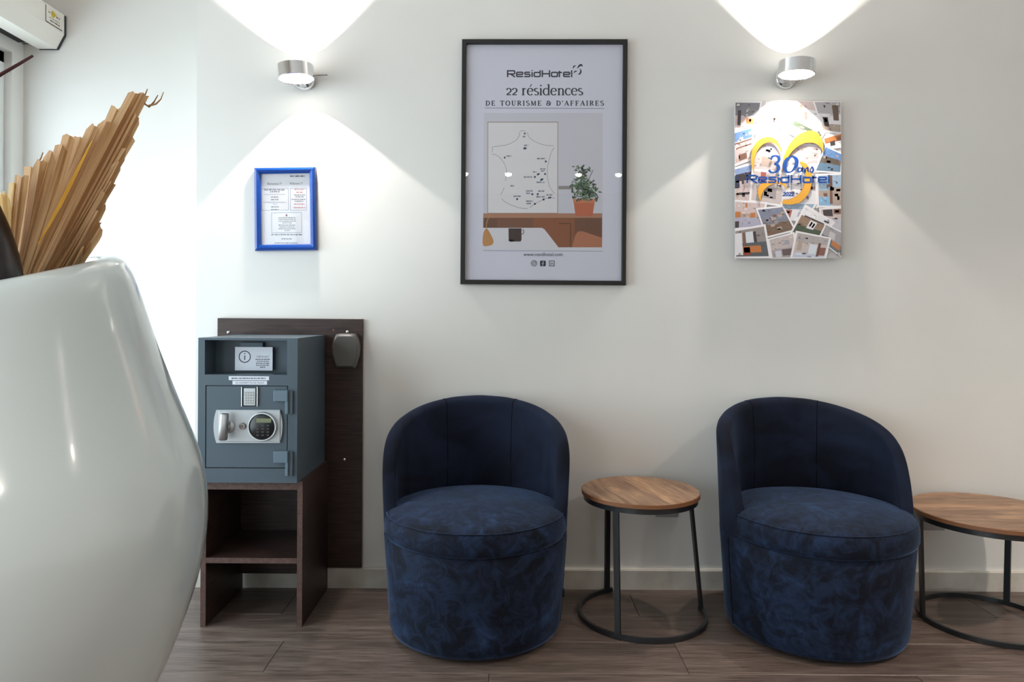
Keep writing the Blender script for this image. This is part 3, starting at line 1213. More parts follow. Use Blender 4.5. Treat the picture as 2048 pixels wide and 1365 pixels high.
# little code panel between two rails
yd = YF + .001
kp = obj('code_panel', bm_box(*pxbox(485.5, 776, 513, 813, yd - .004, yd), .001), 'keypad_black', dr)
for px in (483.2, 514.5):
    obj('rail', bm_box(*pxbox(px - 1, 774.5, px + 1, 813.8, yd - .006, yd), .0008), 'brushed_silver', kp)
pl = obj('face_plate', bm_box(*pxbox(487.5, 777, 510.5, 811.5, yd - .0055, yd - .004), .0005), 'silver_paint', kp)
for r in range(5):
    for c_ in range(4):
        cx, cy = 491 + c_ * 5.0, 786 + r * 5.2
        obj('key', bm_box(*pxbox(cx - 1.7, cy - 1.7, cx + 1.7, cy + 1.7, yd - .0068, yd - .0055), .0004, seg=1), 'outlet_grey', pl)
# lock plate with bowed ends
pts = []
for k in range(9):
    f = k / 8 * 2 - 1
    pts.append((428.5 + 5.5 * f * f, 853 + 33 * f))
for k in range(9):
    f = 1 - k / 8 * 2
    pts.append((566 - 5.5 * f * f, 853 + 33 * f))
poly = [(W(x, y, yd).x, W(x, y, yd).z) for x, y in pts]
lp_ = obj('lock_plate', bm_prism(poly, yd - .006, yd), 'silver_paint', dr, 30)
lo, hi = pxbox(437, 822, 560, 884, yd - .009, yd - .006)
obj('raised_panel', bm_box(lo, hi, .0015), 'silver_paint', lp_)
RX = Matrix.Rotation(PI / 2, 3, 'X')
p = W(457, 854, yd - .009)
S_ = (CAM_D + yd) / FPX
obj('lever_rose', bm_lathe([(0, .008), (7 * S_, .008), (12 * S_, .004), (13 * S_, 0)], 28, p, RX), 'brushed_silver', lp_, 40)
obj('lever_neck', bm_lathe([(4 * S_, .03), (4.5 * S_, .005)], 16, p, RX), 'brushed_silver', lp_, 40)
c1 = W(446, 855, yd - .045)
bm = bm_box((c1.x - .013, yd - .048, c1.z - .043), (c1.x + .013, yd - .030, c1.z + .043), .005)
for vv in bm.verts:
    vv.co.x += .05 * (vv.co.z - c1.z)
obj('lever_handle', bm, 'lever_metal', lp_, 40)
p = W(485, 853, yd - .009)
kc = obj('key_lock', bm_lathe([(0, .003), (4.2 * S_, .003), (4.4 * S_, .006), (6.6 * S_, .006), (7.2 * S_, 0)], 24, p, RX), 'dark_chrome', lp_, 40)
obj('keyway', bm_box((p.x - .0012, p.y - .0042, p.z - .004), (p.x + .0012, p.y - .003, p.z + .004)), 'keypad_black', kc)
p = W(525.5, 853.5, yd - .009)
kr = obj('dial_ring', bm_lathe([(25.5 * S_, .006), (26 * S_, .010), (28 * S_, .010), (29.5 * S_, .004), (29.5 * S_, 0)], 40, p, RX, close=False), 'brushed_silver', lp_, 40)
kd = obj('keypad_disc', bm_lathe([(0, .0095), (22 * S_, .009), (25.8 * S_, .006), (25.8 * S_, 0)], 40, p, RX), 'keypad_black', lp_, 40)
obj('display', bm_box(*pxbox(512.5, 837.5, 542.5, 846, yd - .0195, yd - .0178), .0005), 'lcd_green', kd)
for r in range(4):
    for c_ in range(3):
        cx, cy = 515 + c_ * 10.3, 852 + r * 6.4
        obj('key', bm_box(*pxbox(cx - 2.6, cy - 1.7, cx + 2.6, cy + 1.7, yd - .0192, yd - .0178), .0005, seg=1), 'key_grey', kd)
# hinges
for py0, py1, pyb in ((781.5, 803.5, 829), (903.5, 927, 953)):
    h_ = obj('hinge', bm_box(*pxbox(546.5, py0, 575, py1, YF - .016, YF + .001), .0015), 'hinge_paint', sf)
    obj('hinge_pin', bm_box(*pxbox(570, py1 - 2, 576, pyb, YF - .014, YF), .002), 'hinge_paint', h_)
    obj('hinge_leaf', bm_box(*pxbox(576, py0 + 1, 585, pyb, YF - .008, YF), .001), 'safe_paint', h_)

# ---- key box on the board
yk = -.018
KY = -.062
t = thing('key_box', W(695, 737, yk), 'small grey rounded key box fixed to the dark board beside the safe', 'key box')


def keybox_outline(s, dz=0):
    pts = [(-23, 26), (-19, 34), (-12, 35.5), (12, 35.5), (19, 34), (24, 24), (27, 10), (26, -8), (21, -27), (18, -33), (-18, -33), (-21, -27), (-26, -8), (-27, 10)]
    return [(x * s, y * s + dz) for x, y in pts]


cx = W(695, 702.5, yk)
SK = (CAM_D + yk) / FPX
bm = bmesh.new()
rings = []
for s, y in ((1.0, yk), (1.0, yk - .012), (.99, KY + .012), (.93, KY + .004), (.84, KY)):
    rings.append([bm.verts.new((cx.x + px * SK * s, y, cx.z + pz * SK * s)) for px, pz in keybox_outline(1.0)])
for a, b in zip(rings, rings[1:]):
    for i in range(14):
        j = (i + 1) % 14
        bm.faces.new((a[i], a[j], b[j], b[i]))
bm.faces.new(rings[-1])
bm.faces.new(rings[0])
obj('cover', bm, 'keybox_grey', t, 30)
obj('base_seam', bm_prism([(cx.x + px * SK * 1.012, cx.z + pz * SK * 1.012) for px, pz in keybox_outline(1.0)], yk - .014, yk - .011), 'black_plastic', t)

# =================================================================== WALL LAMPS


def sconce(mx, my, hx, hy, tilt, lever, label):
    """mount centre and head centre in pixels; tilt turns the head about the wall normal"""
    p0 = W(mx, my, 0)
    yh = -.125
    ph = W(hx, hy, yh)
    t = thing('wall_lamp', (p0.x, 0, p0.z), label, 'wall lamp', 'chrome up-and-down wall lamps')
    obj('wall_mount', bm_lathe([(.039, .001), (.039, .016), (.036, .020), (0, .022)], 36, p0, RX), 'chrome', t, 40)
    obj('arm', bm_tube([(p0.x, -.018, p0.z), (p0.x, -.05, p0.z), (ph.x, yh + .058, ph.z)], .012, 14), 'chrome', t, 50)
    R = Matrix.Rotation(tilt, 3, 'Y')
    r, h = .0635, .024
    hd = obj('lamp_head', bm_lathe([(.0595, -h + .002), (.0605, -h), (r, -h + .0015), (r, h - .0015), (.0605, h), (.0595, h - .002)], 56, ph, R, close=False), 'chrome', t, 40)
    obj('lens', bm_lathe([(.0595, -h + .003), (.05, -h - .001), (.03, -h - .003), (0, -h - .004)], 40, ph, R, close=False), 'lens_glow', t, 60)
    obj('lens', bm_lathe([(.0595, h - .003), (.05, h + .001), (.03, h + .003), (0, h + .004)], 40, ph, R, close=False), 'lens_glow', t, 60)
    a = W(lever[0], lever[1], yh + .05)
    b = W(lever[2], lever[3], yh + .05)
    obj('lever', bm_tube([a, b], .0026, 8), 'dark_chrome', t, 60)
    for sgn, en in ((-1, 17.0), (1, 18.0)):
        L = bpy.data.lights.new('lamp_beam', 'SPOT')
        L.energy = en
        L.color = (1.0, .93, .86)
        L.spot_size = math.radians(97)
        L.spot_blend = .03
        L.shadow_soft_size = .018
        o = bpy.data.objects.new('lamp_beam', L)
        COL.objects.link(o)
        o.parent = t
        d = R @ Vector((0, 0, sgn))
        o.location = ph + d * (h + .006) + Vector((0, .038, 0)) - ORG[t.name]
        o.rotation_euler = d.to_track_quat('-Z', 'Y').to_euler()
    return t


sconce(610, 161, 591.5, 145, -.075, (622, 152, 655, 150), 'round chrome wall lamp with a thin dark lever above the small blue frame')
sconce(1569, 158, 1593.5, 137, .05, (1614, 150, 1629, 148), 'round chrome wall lamp above the photo collage panel')

# =================================================================== BLUE FRAMED NOTICE
cor = [W(509, 502, -.018), W(632.5, 500.5, -.018), W(630, 333.5, -.018), W(507.5, 335.5, -.018)]
cen = sum(cor, Vector()) / 4
t = thing('framed_notice', (cen.x, 0, cor[0].z), 'small blue framed notice sheet hanging under the wall lamp', 'picture frame')
obj('frame', ring_loft(cor, [(0, -.001), (0, -.014), (.003, -.0185), (.010, -.021), (.017, -.0185), (.0225, -.013), (.0225, -.001)]), 'gloss_blue', t)
sh = (518, 344.5, 623, 493.5)
P = Print(-.006)
P.poly([(517, 345), (621, 343.5), (624, 491), (519.5, 492.5)], srgb(226, 226, 232))
P.layer()
dk, rd, ln = srgb(78, 80, 92), srgb(196, 92, 96), srgb(150, 156, 176)
rnd = random.Random(21)
P.greek(580, 611, 352.5, 3.4, srgb(60, 66, 80), rnd, (5, 9))
P.text('Bienvenue !!!', 534.5, 365, 563, 370, dk, .25)
P.text('Welcome !!!', 579.5, 364.5, 605, 369.5, dk, .25)


def frame_line(x0, y0, x1, y1, w, c_):
    P.ribbon([(x0, y0), (x1, y0 - .012 * (x1 - x0)), (x1 + .3, y1 - .012 * (x1 - x0)), (x0 + .3, y1)], w, c_, True)


frame_line(523, 377.8, 576.5, 421, .9, ln)
frame_line(580.5, 377, 613, 421, .9, ln)
frame_line(543, 426, 603, 466, .9, ln)
for x0, x1, y, h, c_ in ((528, 571, 379.8, 2.6, dk), (540, 560, 383.6, 2.4, dk), (528, 571, 389, 1.6, ln), (542, 558, 394.4, 2.3, dk), (542, 558, 399.4, 2.3, dk),
                         (527, 573, 405, 2.0, ln), (546, 554, 408.5, 1.6, ln), (542, 558, 414, 2.3, dk), (542, 558, 419, 2.3, dk),
                         (589, 609, 379.2, 2.4, rd), (593, 606, 384.8, 2.4, rd), (588, 611, 390.2, 2.2, dk), (591, 608, 393.8, 2.2, dk),
                         (583, 612, 399, 2.2, dk), (590, 608, 402.8, 2.2, dk), (588, 610, 408.5, 2.2, rd), (587, 612, 415.5, 2.2, rd),
                         (557, 592, 435.5, 1.9, dk), (557, 592, 438.8, 1.9, dk), (557, 592, 442.5, 1.9, dk), (565, 584, 446, 1.9, dk),
                         (557, 591, 450.5, 1.9, dk), (559, 590, 454.2, 1.9, dk), (557, 592, 457.8, 1.9, dk), (569, 580, 461.4, 1.7, dk),
                         (542.5, 606, 469.5, 2.6, dk), (563, 583.5, 478, 2.3, dk), (549, 596, 486.3, 2.1, dk)):
    P.greek(x0, x1, y, h, c_, rnd)
P.poly([(573, 427.5), (575, 431), (573, 434), (571, 431)], srgb(120, 60, 90))
P.build('printed_sheet', 'printed_paper', t)
bm = bmesh.new()
bm.faces.new([bm.verts.new(W(x, y, -.0085)) for x, y in ((517, 345), (621, 343.5), (624, 491), (519.5, 492.5))])
obj('glass', bm, 'picture_glass', t)

# =================================================================== LARGE BLACK FRAMED POSTER
YG = -.024
cor = [W(920.5, 568.5, YG), W(1252, 571, YG), W(1255.5, 78, YG), W(924, 78, YG)]
t = thing('framed_poster', ((cor[0].x + cor[1].x) / 2, 0, cor[0].z), 'large black framed poster with a map of France and a potted plant on a desk', 'poster')
obj('frame', ring_loft(cor, [(0, -.001), (0, YG + .001), (.001, YG), (.0155, YG), (.0165, YG + .001), (.0165, -.001)]), 'poster_black', t)
P = Print(-.010)
P.poly([(929, 84), (1248, 84), (1245, 564), (926, 562)], srgb(214, 214, 228))
P.layer()
ink = srgb(40, 42, 58)


def wx(x):
    return 1000 + x / 10.78


def wy(y):
    return 120 + y / 10.78


wordmark(P, wx, wy, ink, 2.8)
for pts, ws in (([(1575, 200), (1582, 160), (1605, 132), (1640, 126)], [1, 16, 20, 4]),
                ([(1662, 198), (1688, 150), (1725, 116), (1760, 112), (1778, 150)], [2, 20, 32, 26, 2]),
                ([(1712, 186), (1742, 220), (1738, 270), (1712, 304), (1674, 312)], [2, 18, 26, 20, 2]),
                ([(1592, 292), (1604, 262), (1630, 244), (1666, 240)], [1, 16, 20, 4])):
    P.ribbon([(wx(x), wy(y)) for x, y in catmull(pts, 4)], [w_[0] / 7.6 for w_ in catmull([(w,) for w in ws], 4)], ink)
serif_line(P, '22 résidences', 1012.5, 1166.5, 190.6, 14.2, ink, 0.0, .23, .095)
serif_line(P, "DE TOURISME & D'AFFAIRES", 971, 1208, 211.4, 9.8, ink, 0.22, .23, .11)
P.ribbon([(969, 216.2), (1208.5, 217.2)], .9, srgb(70, 72, 88))
# printed photograph: wall, board with the map, desk, plant, table, cup, gourd
P.poly([(968, 226), (1205.5, 226), (1205, 430), (966.5, 430)], srgb(204, 203, 213))
P.layer()
P.poly([(966.5, 427), (1204.5, 427), (1204, 495), (966, 495)], srgb(120, 80, 62))
P.poly([(975, 243.5), (1116.5, 243.5), (1116, 427), (974.5, 427)], srgb(164, 146, 138))
P.layer()
P.poly([(976.5, 245.2), (1115, 245.2), (1114.5, 426), (976, 426)], srgb(224, 221, 224))
P.poly([(1117, 372), (1145, 372), (1145, 379), (1117, 379)], srgb(150, 142, 144))
P.layer()
lc = srgb(120, 116, 122)


def mp_(pts, dy=0):
    return [(970 + x / 13.65, 240 + dy + y / 13.65) for x, y in pts]


for pts, dy in (([(955, 300), (1110, 300)], 0), ([(950, 330), (925, 440), (860, 540), (740, 620), (600, 680), (430, 705), (190, 740)], 0),
                ([(185, 750), (210, 815), (175, 885)], 0), ([(190, 930), (330, 975), (450, 1080), (545, 1225)], 0),
                ([(1155, 340), (1190, 450), (1280, 540), (1400, 610), (1560, 670), (1730, 700), (1870, 700)], 0),
                ([(1885, 755), (1815, 870), (1760, 1050), (1725, 1225)], 0),
                ([(545, 0), (580, 120), (580, 280), (555, 440)], 90), ([(520, 620), (490, 700), (430, 820)], 90),
                ([(1715, 0), (1700, 250), (1720, 420), (1780, 620), (1900, 790)], 90),
                ([(450, 920), (560, 1020), (720, 1100), (900, 1165), (1040, 1190), (1160, 1190)], 90),
                ([(1225, 1165), (1360, 1070), (1590, 945), (1720, 905), (1910, 905)], 90)):
    P.ribbon(catmull(mp_(pts, dy), 3), .75, lc)
db = srgb(36, 62, 100)
for x, y, dy, r in ((1085, 372, 0, 1.9), (1075, 778, 0, 2.2), (1105, 775, 0, 2.2), (540, 1028, 0, 2.0), (1660, 1135, 0, 2.1), (1640, 250, 90, 2.0), (1440, 262, 90, 2.0),
                    (1470, 245, 90, 1.8), (1362, 330, 90, 2.1), (1535, 410, 90, 2.2), (1565, 392, 90, 2.0), (1292, 800, 90, 2.1), (1440, 800, 90, 2.1), (878, 935, 90, 2.1),
                    (1362, 1065, 90, 2.1), (1600, 945, 90, 2.2), (1745, 900, 90, 1.9), (1785, 890, 90, 1.9)):
    q = mp_([(x, y)], dy)[0]
    P.disc(q[0], q[1], r, db if x > 700 else srgb(70, 66, 70), n=12)
rnd = random.Random(4)
for x0, x1, y, dy in ((1030, 1130, 455, 0), (1070, 1200, 695, 0), (590, 740, 985, 0), (1415, 1665, 1055, 0), (1505, 1670, 110, 90), (1525, 1640, 165, 90), (1310, 1420, 192, 90),
                      (1060, 1300, 330, 90), (1405, 1640, 475, 90), (690, 810, 572, 90), (1120, 1310, 710, 90), (1125, 1250, 775, 90), (1450, 1640, 715, 90), (1400, 1645, 870, 90),
                      (1675, 1850, 818, 90), (775, 995, 855, 90), (1125, 1310, 990, 90), (1130, 1275, 1055, 90)):
    a, b = mp_([(x0, y), (x1, y)], dy)
    P.greek(a[0], b[0], a[1], 3.0, srgb(60, 84, 116) if x0 > 700 else srgb(110, 104, 108), rnd, (4, 9))
# desk
P.poly([(966.5, 427), (1204.5, 427), (1204.3, 436), (966.3, 436)], srgb(172, 124, 100))
for k in range(30):
    x = 968 + k * 1.9 if k < 14 else 1150 + (k - 14) * 3.3
    P.rect(x, 437, x + .8, 455 if k < 14 else 482, srgb(92, 62, 50))
P.poly([(1066, 437), (1150, 437), (1150, 494), (1066, 494)], srgb(138, 84, 56))
P.layer()
P.ribbon([(1118, 447.5), (1141, 447.5), (1141, 492)], 1.2, srgb(70, 44, 36))
P.poly([(966.2, 456), (1084, 456), (1089, 459), (1117, 495), (1204, 495), (1203.8, 499), (966, 499)], srgb(214, 213, 220))
P.poly([(1145, 490), (1151, 470), (1156, 463), (1166, 463), (1204, 476), (1204, 494.8), (1145, 494.8)], srgb(176, 114, 86))
P.layer()
P.poly(arc(1022.5, 481.5, 6, 2.2, 0, 360, 14), srgb(170, 168, 176))
P.poly([(1017, 457), (1043, 457), (1043, 480), (1041, 483.5), (1019, 483.5), (1017.3, 480)], srgb(62, 46, 44))
P.ribbon(arc(1044, 464, 3.6, 5, -80, 100, 8), 1.3, srgb(52, 40, 42))
P.poly(catmull([(973.5, 457), (977, 461), (983, 472), (987, 482), (985, 489), (979, 491.5), (966.2, 491.5), (966.2, 470), (970, 459)], 3), srgb(190, 136, 82))
P.ribbon(catmull([(973, 458), (973, 448), (976, 438), (981, 428)], 3), [1.4] * 10, srgb(186, 140, 96))
P.ribbon([(966, 501.5), (1206, 503)], .8, srgb(120, 118, 126))
# potted plant
P.poly([(1146, 398), (1190, 398), (1189, 406), (1185, 432), (1151, 432), (1147.5, 406)], srgb(188, 104, 74))
P.layer()
P.poly([(1146, 398), (1190, 398), (1189.5, 406), (1147, 406)], srgb(202, 124, 94))
rnd = random.Random(9)
for k in range(230):
    f = rnd.random()
    if f < .75:
        cx, cy = rnd.gauss(1170, 13), rnd.gauss(383, 11)
    else:
        cx, cy = rnd.gauss(1164, 8), rnd.uniform(332, 372)
    if cy > 402 or cx < 1139 or cx > 1203:
        continue
    an = rnd.uniform(0, PI)
    L_, w_ = rnd.uniform(3, 6.5), rnd.uniform(1.1, 2.2)
    dx_, dy_ = math.cos(an), math.sin(an)
    g_ = rnd.choice((srgb(62, 84, 66), srgb(84, 112, 84), srgb(48, 64, 54), srgb(104, 130, 96)))
    P.k = P.k
    P.poly([(cx - dx_ * L_, cy - dy_ * L_), (cx - dy_ * w_, cy + dx_ * w_), (cx + dx_ * L_, cy + dy_ * L_), (cx + dy_ * w_, cy - dx_ * w_)], g_)
    if k % 40 == 0:
        P.layer()
for pts in ([(1166, 380), (1160, 350), (1156, 330)], [(1170, 380), (1178, 358), (1186, 340)], [(1168, 378), (1164, 352), (1166, 338)]):
    P.ribbon(pts, .9, srgb(56, 62, 58))
P.text('www.residhotel.com', 1047, 505.5, 1125, 512.5, srgb(74, 76, 92), 0, 0)
# the three little round and square icons
P.ribbon(arc(1068, 527, 5.6, 5.6, 0, 340, 17), 1.1, ink, True)
P.ribbon(arc(1068, 527, 2.5, 2.5, 0, 330, 11), 1.0, ink, True)
P.disc(1071, 523.8, .7, ink)
P.poly([(1081.5, 521.5), (1090, 521.5), (1091.5, 523), (1091.5, 531.5), (1090, 533), (1081.5, 533), (1080, 531.5), (1080, 523)], ink)
P.ribbon([(1098.5, 522), (1108.5, 522), (1108.5, 532.5), (1098.5, 532.5)], 1.1, ink, True)
P.layer()
P.ribbon([(1087.8, 523.5), (1086, 524), (1085.6, 526), (1085.6, 533)], 1.3, srgb(196, 196, 210))
P.ribbon([(1083.6, 527.4), (1088, 527.4)], 1.1, srgb(196, 196, 210))
P.text('in', 1100.8, 524.2, 1106.4, 530.4, ink)
P.build('printed_sheet', 'printed_paper', t)
bm = bmesh.new()
bm.faces.new([bm.verts.new(W(x, y, -.0165)) for x, y in ((926, 562), (1245, 564), (1248, 84), (929, 84))])
obj('glass', bm, 'picture_glass', t)

# =================================================================== PHOTO COLLAGE PANEL
YC = -.030
pc = [(1468.5, 202), (1681.5, 200.8), (1683.5, 517), (1471, 518)]
c3 = [W(x, y, YC) for x, y in pc]
t = thing('collage_panel', ((c3[0].x + c3[2].x) / 2, 0, c3[3].z), 'rectangular acrylic panel printed with a collage of photos and a yellow swirl', 'wall panel')
bm = bmesh.new()
f0 = [bm.verts.new(p) for p in c3]
f1 = [bm.verts.new((p.x, YC + .006, p.z)) for p in c3]
bm.faces.new(f0)
bm.faces.new(f1[::-1])
for i in range(4):
    bm.faces.new((f0[i], f1[i], f1[(i + 1) % 4], f0[(i + 1) % 4]))
obj('panel', bm, 'acrylic_edge', t)
for px, py in ((1476, 211), (1673.5, 210), (1676, 508), (1478.5, 509)):
    p = W(px, py, YC)
    bm = bm_lathe([(0, .0075), (.005, .007), (.0065, .004), (.0065, -.0289)], 18, p, RX)
    obj('standoff', bm, 'screw_steel', t, 40)
P = Print(YC - .0004)
P.poly(pc, srgb(206, 200, 200))
bx = (1469.2, 202.6, 1682.8, 517.4)


def clip(pts):
    """keep a polygon inside the panel"""
    def side(pp, ax, lim, keep_less):
        out = []
        for i in range(len(pp)):
            a, b = pp[i - 1], pp[i]
            ia = (a[ax] <= lim) == keep_less
            ib = (b[ax] <= lim) == keep_less
            if ia != ib:
                f_ = (lim - a[ax]) / (b[ax] - a[ax])
                out.append((a[0] + (b[0] - a[0]) * f_, a[1] + (b[1] - a[1]) * f_))
            if ib:
                out.append(b)
        return out
    for ax, lim, k in ((0, bx[0] + .5, False), (0, bx[2] - .5, True), (1, bx[1], False), (1, bx[3], True)):
        if pts:
            pts = side(pts, ax, lim, k)
    return pts


rnd2 = random.Random(77)


def card(quad_, bands, spots=()):
    """white-bordered snapshot: corner pixels (tl, tr, br, bl), bands (y0,y1,colour), spots (x0,y0,x1,y1,colour) in its unit square"""
    def at(u, v):
        a = [quad_[0][k] + (quad_[1][k] - quad_[0][k]) * u for k in (0, 1)]
        b = [quad_[3][k] + (quad_[2][k] - quad_[3][k]) * u for k in (0, 1)]
        return (a[0] + (b[0] - a[0]) * v, a[1] + (b[1] - a[1]) * v)

    def rect_(u0, v0, u1, v1, c_):
        P.poly(clip([at(u0, v0), at(u1, v0), at(u1, v1), at(u0, v1)]), c_)
    P.layer()
    rect_(0, 0, 1, 1, srgb(236, 232, 234))
    P.layer()
    for v0, v1, c_ in bands:
        rect_(.06, .06 + .88 * v0, .94, .06 + .88 * v1, c_)
    P.layer()
    for _ in range(34):
        u, v_ = rnd2.uniform(.06, .86), rnd2.uniform(.06, .88)
        w_, h_ = rnd2.uniform(.02, .13), rnd2.uniform(.015, .07)
        f_ = (v_ - .06) / .88
        base = next((c_ for a_, b_, c_ in bands if a_ <= f_ <= b_), bands[-1][2])
        j = rnd2.choice((.62, .78, .88, 1.12, 1.3))
        rect_(u, v_, min(.94, u + w_), min(.94, v_ + h_), tuple(min(.85, c * j) for c in base[:3]) + (1,))
    P.layer()
    for s in spots:
        rect_(.06 + .88 * s[0], .06 + .88 * s[1], .06 + .88 * s[2], .06 + .88 * s[3], s[4])


def z6(x, y):
    return (1440 + x / 7.585, 190 + y / 7.585)


def z7(x, y):
    return (1440 + x / 7.585, 360 + y / 7.585)


G, BR, OR, WH, SKY_, DK, TAN, PK, GR = (srgb(128, 126, 134), srgb(128, 92, 78), srgb(196, 122, 70), srgb(228, 224, 228), srgb(104, 138, 186), srgb(70, 62, 66),
                                        srgb(178, 160, 148), srgb(206, 186, 184), srgb(76, 88, 70))
rnd = random.Random(2)


def specks(n_, cols):
    out = []
    for _ in range(n_):
        x, y = rnd.uniform(0, .85), rnd.uniform(.1, .88)
        out.append((x, y, min(1, x + rnd.uniform(.05, .2)), min(1, y + rnd.uniform(.03, .14)), rnd.choice(cols)))
    return out


card([z6(210, 90), z6(640, 90), z6(560, 560), z6(210, 520)], [(0, .5, G), (.5, 1, PK)], [(.1, .3, .25, .9, DK), (.5, .6, .85, .8, OR)] + specks(6, (WH, TAN)))
card([z6(700, 80), z6(1140, 90), z6(1040, 690), z6(600, 620)], [(0, .35, WH), (.35, 1, PK)], [(.3, .42, .5, .52, BR), (.6, .34, .85, .42, TAN), (.35, .47, .42, .6, DK)])
card([z6(1130, 80), z6(1500, 80), z6(1480, 480), z6(1140, 340)], [(0, .4, PK), (.4, 1, WH)], [(.1, .2, .3, .7, BR), (.35, .55, .55, .95, srgb(150, 84, 80)), (.6, .6, .75, .8, PK)])
card([z6(1400, 80), z6(1850, 80), z6(1850, 600), z6(1560, 560)], [(0, .4, srgb(176, 172, 174)), (.4, .75, WH), (.75, 1, TAN)], [(.66, .1, .92, .62, srgb(104, 84, 70)), (.15, .52, .4, .85, DK), (.2, .56, .34, .7, WH)])
card([z6(1140, 330), z6(1600, 570), z6(1460, 800), z6(980, 560)], [(0, .16, WH), (.16, .45, GR), (.45, .6, srgb(208, 204, 184)), (.6, 1, PK)], specks(12, (WH, TAN, srgb(150, 138, 124))))
card([z6(180, 560), z6(490, 470), z6(560, 960), z6(210, 1090)], [(0, .3, SKY_), (.3, 1, PK)], [(.0, .34, .95, .38, BR), (.1, .5, .9, .54, BR), (.2, .75, .6, .95, BR)] + specks(9, (TAN, BR, WH)))
card([z6(540, 560), z6(980, 700), z6(900, 1180), z6(470, 1150)], [(0, 1, PK)], [(.4, .2, .8, .45, srgb(190, 190, 210)), (.3, .6, .7, .9, TAN)] + specks(6, (WH, PK)))
card([z6(1000, 720), z6(1540, 760), z6(1500, 1190), z6(960, 1190)], [(0, .5, PK), (.5, 1, WH)], specks(8, (TAN, PK, WH)))
card([z6(1560, 660), z6(1860, 570), z6(1860, 800), z6(1600, 830)], [(0, .5, OR), (.5, 1, WH)], [(.3, .4, .6, .8, DK), (.7, .15, .95, .5, BR)])
card([z6(1600, 760), z6(1860, 890), z6(1850, 1190), z6(1420, 1170)], [(0, .4, SKY_), (.4, .65, srgb(112, 102, 92)), (.65, 1, srgb(108, 136, 160))], [(.2, .35, .9, .6, srgb(96, 86, 76))] + specks(4, (TAN, DK)))
card([z6(180, 1110), z6(500, 1020), z6(520, 1640), z6(210, 1640)], [(0, .18, srgb(140, 160, 200)), (.18, .4, DK), (.4, 1, PK)], [(.1, .75, .8, .82, DK), (.0, .2, .3, .6, srgb(54, 60, 84))] + specks(8, (WH, DK, TAN)))
card([z6(480, 1120), z6(1000, 1180), z6(960, 1700), z6(440, 1620)], [(0, 1, srgb(198, 186, 184))], [(.25, .0, .42, .4, srgb(170, 90, 84)), (.4, .5, .8, .85, srgb(160, 150, 150))] + specks(8, (PK, TAN, WH)))
card([z6(960, 1190), z6(1480, 1200), z6(1480, 1720), z6(960, 1640)], [(0, .5, srgb(190, 186, 190)), (.5, 1, WH)], specks(10, (TAN, PK, srgb(150, 120, 120))))
card([z7(1460, -90), z7(1860, -110), z7(1860, 420), z7(1480, 420)], [(0, .5, srgb(160, 184, 206)), (.5, .7, TAN), (.7, 1, srgb(140, 178, 210))], [(.5, .0, .62, .95, BR), (.62, .4, 1, 1, TAN)] + specks(6, (BR, TAN, srgb(190, 180, 176))))
card([z7(200, 300), z7(720, 340), z7(640, 720), z7(200, 760)], [(0, .45, PK), (.45, .6, TAN), (.6, 1, srgb(176, 172, 190))], [(.0, .38, .2, .6, OR), (.55, .42, .72, .62, OR), (0, .75, .15, 1, DK), (.35, .05, .42, .2, OR)])
card([z7(920, 340), z7(1480, 350), z7(1300, 640), z7(910, 600)], [(0, .35, srgb(150, 170, 190)), (.35, 1, WH)], [(.05, .4, .35, .95, srgb(164, 100, 90)), (.1, .5, .28, .62, WH), (.6, .5, .9, .8, srgb(180, 176, 190))])
card([z7(540, 430), z7(960, 390), z7(1160, 770), z7(700, 890)], [(0, .48, srgb(128, 132, 150)), (.48, .6, G), (.6, 1, srgb(120, 98, 84))], specks(14, (BR, TAN, GR))[:14])
card([z7(1500, 430), z7(1870, 400), z7(1870, 900), z7(1560, 780)], [(0, .35, PK), (.35, 1, srgb(196, 192, 198))], [(.1, .02, .55, .3, DK), (.6, .02, .95, .2, BR), (.68, .06, .86, .15, WH)])
card([z7(1290, 370), z7(1750, 640), z7(1540, 900), z7(1050, 830)], [(0, .3, WH), (.3, .65, srgb(150, 124, 106)), (.65, 1, GR)], [(.35, .35, .6, .7, WH), (.4, .4, .46, .6, G), (.5, .42, .56, .62, G), (.1, .26, .8, .31, DK), (.75, .1, .92, .18, DK)])
card([z7(1600, 660), z7(1880, 800), z7(1870, 1200), z7(1480, 900)], [(0, .6, srgb(166, 160, 164)), (.6, 1, srgb(110, 116, 122))], [(.3, .2, .6, .55, srgb(200, 196, 198)), (.5, .6, .9, .85, OR)])
card([z7(200, 760), z7(690, 670), z7(780, 1190), z7(210, 1190)], [(0, .5, srgb(150, 140, 138)), (.5, 1, srgb(92, 96, 100))], [(0, .1, .22, .95, WH), (.35, .1, .6, .5, srgb(216, 218, 224)), (.6, .12, .7, .5, DK), (.25, .1, .33, .6, BR), (.22, .62, .8, .86, OR), (.25, .66, .45, .95, srgb(160, 70, 50))])
card([z7(720, 900), z7(1060, 800), z7(1180, 900), z7(1080, 1200), ] if False else [z7(720, 900), z7(1130, 790), z7(1180, 1200), z7(780, 1200)], [(0, .55, srgb(196, 182, 180)), (.55, 1, srgb(170, 160, 164))], [(.15, .65, .4, .98, srgb(206, 204, 212)), (.45, .6, .9, .9, srgb(104, 88, 88)), (.6, .2, .8, .4, srgb(160, 160, 172))])
card([z7(1150, 770), z7(1690, 880), z7(1610, 1200), z7(1060, 1200)], [(0, .35, srgb(176, 168, 168)), (.35, .8, srgb(200, 186, 182)), (.8, 1, srgb(196, 200, 214))], [(.45, .4, .7, .85, srgb(214, 220, 228)), (.72, .3, .8, .95, srgb(110, 70, 58)), (.8, .5, .98, .9, srgb(136, 92, 84)), (.08, .3, .22, .7, TAN)])
# yellow swirl and lettering
P.layer()
yel, yed = srgb(232, 168, 62), srgb(120, 92, 60)


